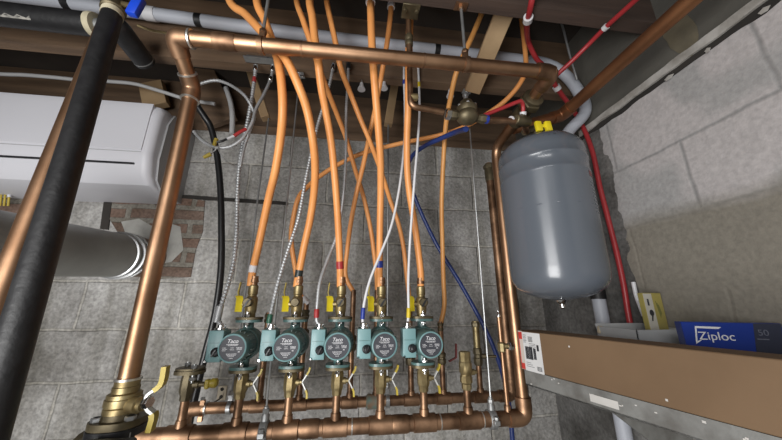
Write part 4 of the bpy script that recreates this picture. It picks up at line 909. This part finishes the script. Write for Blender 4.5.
# the shelf and the long box on it are set slightly askew to the wall
BO = V(.512, .90, 0); ang = math.radians(13.5); BU = Vector((math.sin(ang), -math.cos(ang), 0)); BW = Vector((math.cos(ang), math.sin(ang), 0))
BZ0, BZ1, BL, BD = SZ + .001, -.0805, .78, .075
BR = Matrix((BU, BW, Vector((0, 0, 1)))).transposed()
def bbox(mb, u0, u1, w0, w1, z0, z1, bev=0.):
    return mb.box(BO + BU * (u0 + u1) / 2 + BW * (w0 + w1) / 2 + Vector((0, 0, (z0 + z1) / 2)), (abs(u1 - u0), abs(w1 - w0), abs(z1 - z0)), BR, bev)
def bspan(mb, u0, u1, z0, z1, out=.0004, th=.0008):
    """flat patch on the box face between u0..u1 along it and z0..z1"""
    return bbox(mb, u0, u1, -out - th, -out, z0, z1)
t = thing('metal_shelf', 'grey painted steel shelf on the right wall under the cardboard box', 'shelf', V(.7, .3, SZ))
c0_, c1_ = BO + BU * .012 + BW * .006, BO + BU * .85 + BW * .006
MB().prism([(c0_.x, c0_.y), (c1_.x, c1_.y), (XR - .001, c1_.y), (XR - .001, c0_.y)], V(0, 0, SZ - .004), (1, 0, 0), (0, 1, 0), (0, 0, .004)).build('shelf_plate', shelf_paint, t)
q = MB(); bbox(q, .008, .85, .002, .006, SZ - .040, SZ); bbox(q, .008, .85, .002, .03, SZ - .040, SZ - .036); rl = q.build('front_rail', shelf_paint, t)
bspan(MB(), .205, .268, SZ - .030, SZ - .014, -.0016, .0008).build('white_sticker', shelf_white, rl)
q = MB()
for k in range(14):
    u = random.uniform(.02, .5); z = SZ - random.uniform(.004, .036); bspan(q, u, u + random.uniform(.002, .006), z, z + random.uniform(.002, .004), -.0018, .0008)
q.build('paint_chips', shelf_white, rl)
MB().prism([(0, 0), (0, -.02), (.27, -.22), (.295, -.22), (.295, 0)], V(XR - .296, .78, SZ - .005), (1, 0, 0), (0, 0, 1), (0, .006, 0)).build('support_bracket', shelf_paint, t)
t = thing('cardboard_box', 'long brown cardboard box lying on the shelf with shipping label', 'box', BO + BU * .4 + Vector((0, 0, SZ)))
bx = bbox(MB(), 0, BL, 0, BD, BZ0, BZ1, .002).build('carton', cardboard, t)
lab = bspan(MB(), .0185, .0185 + .098 * .66, BZ0 - .000, BZ1 - .003).build('shipping_label', paper, t)
rt = bspan(MB(), .002, .018, BZ0 + .001, BZ1 - .001).build('tape_strip', mat('pale_tape', (.60, .52, .46), None, .4), t)
q = MB()
for z0, z1 in ((BZ1 - .024, BZ1 - .004), (BZ0 + .002, BZ0 + .018)): bspan(q, .003, .017, z0, z1, .0012, .0006)
bspan(q, .003, .0055, BZ0 + .002, BZ1 - .004, .0012, .0006); q.build('red_mark', red_paper, rt)
q = MB(); u = .030; random.seed(3)
def lb(u0, u1, z0, z1): bspan(q, .0185 + (u0 - .02) * .66, .0185 + (u1 - .02) * .66, z0, z1, .0012, .0006)
while u < .070:
    w = random.choice((.0009, .0013, .002)); lb(u, u + w, BZ0 + .032, BZ0 + .066); u += w + random.choice((.0009, .0013))
u = .074
while u < .088:
    w = random.choice((.0008, .0012, .0018)); lb(u, u + w, BZ0 + .034, BZ0 + .064); u += w + .001
for k in range(5): lb(.052, .076, BZ1 - .016 - k * .003, BZ1 - .0146 - k * .003)
lb(.095, .106, BZ0 + .058, BZ0 + .074)
for k in range(4): lb(.085, .110, BZ0 + .006 + k * .003, BZ0 + .0074 + k * .003)
q.build('barcode', ink_black, lab)
q = MB()
for k in range(6): lb(.024, .042 - .004 * (k % 2), BZ1 - .012 - k * .004, BZ1 - .0105 - k * .004)
q.build('address_print', ink_grey, lab); q = MB()
for k in range(3): lb(.028, .070 - .008 * k, BZ0 + .012 + k * .005, BZ0 + .0132 + k * .005)
q.build('small_print', ink_grey, lab); q = MB()
for k in range(3): lb(.055, .090, BZ1 - .034 - k * .004, BZ1 - .0328 - k * .004)
q.build('small_print', ink_grey, lab)
q = MB()
for u_, zz in ((.17, -.108), (.36, -.178)): bspan(MB(), u_, u_ + .004, zz, zz + .004, .0002, .0004).build('scuff_mark', shelf_white, bx)

# blue carton of bags, a little askew, its printed side towards the room
Q0, Q1 = Vector((.740, .605)), Vector((.882, .526)); QU = Vector((Q1.x - Q0.x, Q1.y - Q0.y, 0)).normalized(); QN = Vector((QU.y, -QU.x, 0)); QL = (Q1 - Q0).length; QT = -.0405
def onQ(x, y):
    """distance along the printed side and height, for what is seen at a pixel"""
    a = ray(x, y); k = (Q0.x * QN.x + Q0.y * QN.y) / (a[0] * QN.x + a[1] * QN.y)
    return ((a[0] * k - Q0.x) * QU.x + (a[1] * k - Q0.y) * QU.y, a[2] * k)
QO = V(Q0.x, Q0.y, 0)
t = thing('blue_carton', 'blue storage bag carton standing on the shelf behind the cardboard box', 'carton', QO + QU * QL / 2 + Vector((0, 0, SZ)))
cb = MB().box(QO + QU * QL / 2 - QN * .015 + Vector((0, 0, (SZ + .001 + QT) / 2)), (QL, .03, QT - SZ - .001), Matrix((QU, -QN, Vector((0, 0, 1)))).transposed(), .0012).build('carton_body', carton_blue, t)
def qprism(pix, out, th): return MB().prism([(onQ(*p)[0], min(onQ(*p)[1], QT - .0008)) for p in pix], QO + QN * out, QU, (0, 0, 1), QN * th)
dk = [(751, 318), (782, 318), (784, 372), (759, 372)]
qp = [(min(onQ(*p)[0], QL - .0006), min(onQ(*p)[1], QT - .0008)) for p in dk]
MB().prism(qp, QO + QN * .0002, QU, (0, 0, 1), QN * .0006).build('dark_end_panel', carton_dark, cb)
l0, l1 = onQ(697.5, 336), onQ(734, 338); lc = (onQ(716, 336)[0], onQ(716, 336)[1])
MQ = Matrix((QU, Vector((0, 0, 1)), QN)).transposed().to_4x4()
def qtext(s_, size, px_, py_, width, m, nm):
    o = text(s_, size, Matrix.Identity(4), m, nm, cb, .0004); base = parent_loc(cb)
    pts = [v.co + base for v in o.data.vertices]; w0 = max(p.x for p in pts) - min(p.x for p in pts); cx = (max(p.x for p in pts) + min(p.x for p in pts)) / 2
    c = onQ(px_, py_); M4 = Matrix.Translation(QO + QU * c[0] + Vector((0, 0, c[1])) + QN * .0010) @ MQ
    for v, p in zip(o.data.vertices, pts): v.co = M4 @ Vector(((p.x - cx) * width / w0, p.y, p.z)) - base
    return o
qtext('Ziploc', .0235, 716, 336.5, l1[0] - l0[0], ink_white, 'logo_lettering')
fr = [(694.5, 326), (721, 327), (718, 329), (696.3, 328), (697.3, 341), (702, 339.5), (696, 344)]
qprism(fr, .0002, .0008).build('logo_frame', ink_white, cb)
dim = mat('dim_print', (.12, .13, .17), None, .5)
qtext('50', .017, 763, 333, .016, dim, 'count_lettering')
qprism([(757, 338.5), (769, 339), (769, 340), (757, 339.5)], .0009, .0004).build('small_print', dim, cb)

# grey metal tray behind the box with crumpled kraft paper
ta, tb = V(.655, .715, -.062), V(.80, .66, -.058)
t = thing('metal_tray', 'shallow grey metal tray on the shelf behind the long cardboard box', 'tray', V(.74, .72, SZ))
q = MB(); x0, x1, y0, y1, z0, z1 = .722, .892, .70, .832, SZ + .001, -.066
q.span(V(x0, y0, z0), V(x1, y1, z0 + .003)); q.span(V(x0, y0, z0), V(x1, y0 + .003, z1)); q.span(V(x0, y1 - .003, z0), V(x1, y1, z1 + .008)); q.span(V(x0, y0, z0), V(x0 + .003, y1, z1)); q.span(V(x1 - .003, y0, z0), V(x1, y1, z1))
q.build('tray_body', mat('pale_grey_tray', (.50, .51, .52), (.42, .43, .44), .45, .1, 12), t)
q = MB(); kc = W(662, 333, .725); kc.z = CZ - .127; q.ball(kc, .024, 10, (1.0, .8, 2.35))
for v in q.v: v += Vector((noise.noise(v * 60), noise.noise(v * 60 + Vector((9, 0, 0))), noise.noise(v * 60 + Vector((0, 9, 0))))) * .008
kc2 = MB(); kc2.v, kc2.f = q.v, q.f; tag(kc2.build('crumpled_paper', kraft, None, loc=kc, smooth=False), 'crumpled yellow brown paper in the grey tray left of blue carton', 'paper')
q = MB(); c = W(600.5, 330, .822); q.box(c, (.016, .012, .022), Matrix.Rotation(.2, 3, 'Y'), .003); q.box(c + Vector((.022, .0, .0)), (.026, .006, .014), None, .002)
tag(q.build('beige_connector', mat('beige_plastic', (.55, .46, .33), None, .5), None, loc=c), 'small beige plastic piece at the left end of grey tray', 'connector')
# yellow and white carton leaning by the wall
t = thing('small_carton', 'narrow yellow and white carton standing upright in the grey tray by the right wall', 'carton', V(.86, .78, SZ))
e0, e1, e2 = WX(644, 297, .80), WX(655, 293, .86), WX(665, 294, .893)
fy = .945
fy = .770
x0, x1 = W(646, 310, fy - .01).x, W(654.5, 310, fy - .01).x; x2 = min(W(664.5, 310, fy - .01).x, .888)
zt_ = W(650, 293, fy).z - CZ
cbk = MB().span(V(x0, fy - .01, SZ + .0045), V(x2, fy + .006, zt_), .001).build('carton_body', carton_yellow, t)
MB().span(V(x0 + .001, fy - .0108, SZ + .006), V(x1, fy - .0098, zt_ - .002)).build('white_panel', carton_white, t)
q = MB(); q.ball(V((x0 + x1) / 2 + .002, fy - .011, zt_ - .055), .008, 8, (.9, .08, 1.1)); q.box(V((x0 + x1) / 2 + .001, fy - .011, zt_ - .068), (.004, .001, .018), Matrix.Rotation(.25, 3, 'Y')); q.box(V((x0 + x1) / 2 - .002, fy - .011, zt_ - .026), (.005, .001, .018)); q.build('black_mark', ink_black, t)
q = MB()
for k in range(3): q.box(V((x1 + x2) / 2 - .004 + k * .003, fy - .0105, zt_ - .045), (.0016, .001, .045 - .01 * k), Matrix.Rotation(-.15, 3, 'Y'))
q.build('green_print', mat('olive_print', (.20, .20, .06), None, .6), t)
# white strip along the red tube near shelf
flex('white_cable', 'loose white strip beside the red tube at the shelf', 'cable', [Vector((.886, p.y, p.z)) for p in px([(634, 282, .835), (637, 296, .835), (639, 306, .83), (641, 316, .825)])], .006, white_plastic)

# ------------------------------------------------------------------ camera, light
cam = bpy.data.cameras.new('camera'); co = bpy.data.objects.new('camera', cam); C.objects.link(co)
cam.sensor_width = 36; cam.lens = FPX / 782 * 36; cam.clip_start = .02
co.location = (0, 0, CZ); co.rotation_euler = (PI / 2 + PITCH, 0, -YAW)
bpy.context.scene.camera = co
def area(name, loc, target, sx, sy, power, col):
    l = bpy.data.lights.new(name, 'AREA'); l.shape = 'RECTANGLE'; l.size = sx; l.size_y = sy; l.energy = power; l.color = col
    ob = bpy.data.objects.new(name, l); C.objects.link(ob); ob.location = loc
    ob.rotation_euler = (Vector(target) - Vector(loc)).to_track_quat('-Z', 'Y').to_euler(); return ob
area('low_left_fill_light', (-.85, -.65, CZ - .40), (.0, 1.2, CZ - .10), .9, 1.3, 46, (1, .995, .985))  # unseen area light added low on the left, placed for the wall brightness
area('ceiling_strip_lamp', (-.4, -1.2, CZ + .78), (.1, .9, CZ - .1), 1.2, .25, 10, (1, .99, .975))
w = bpy.data.worlds.new('world'); w.use_nodes = True; w.node_tree.nodes['Background'].inputs[0].default_value = (.05, .05, .05, 1); bpy.context.scene.world = w
vs_ = bpy.context.scene.view_settings
vs_.view_transform = 'Standard'; vs_.look = 'None'; vs_.gamma = 1; vs_.use_curve_mapping = False; vs_.exposure = 0
for o in bpy.data.objects:
    if '_b' in o: del o['_b']
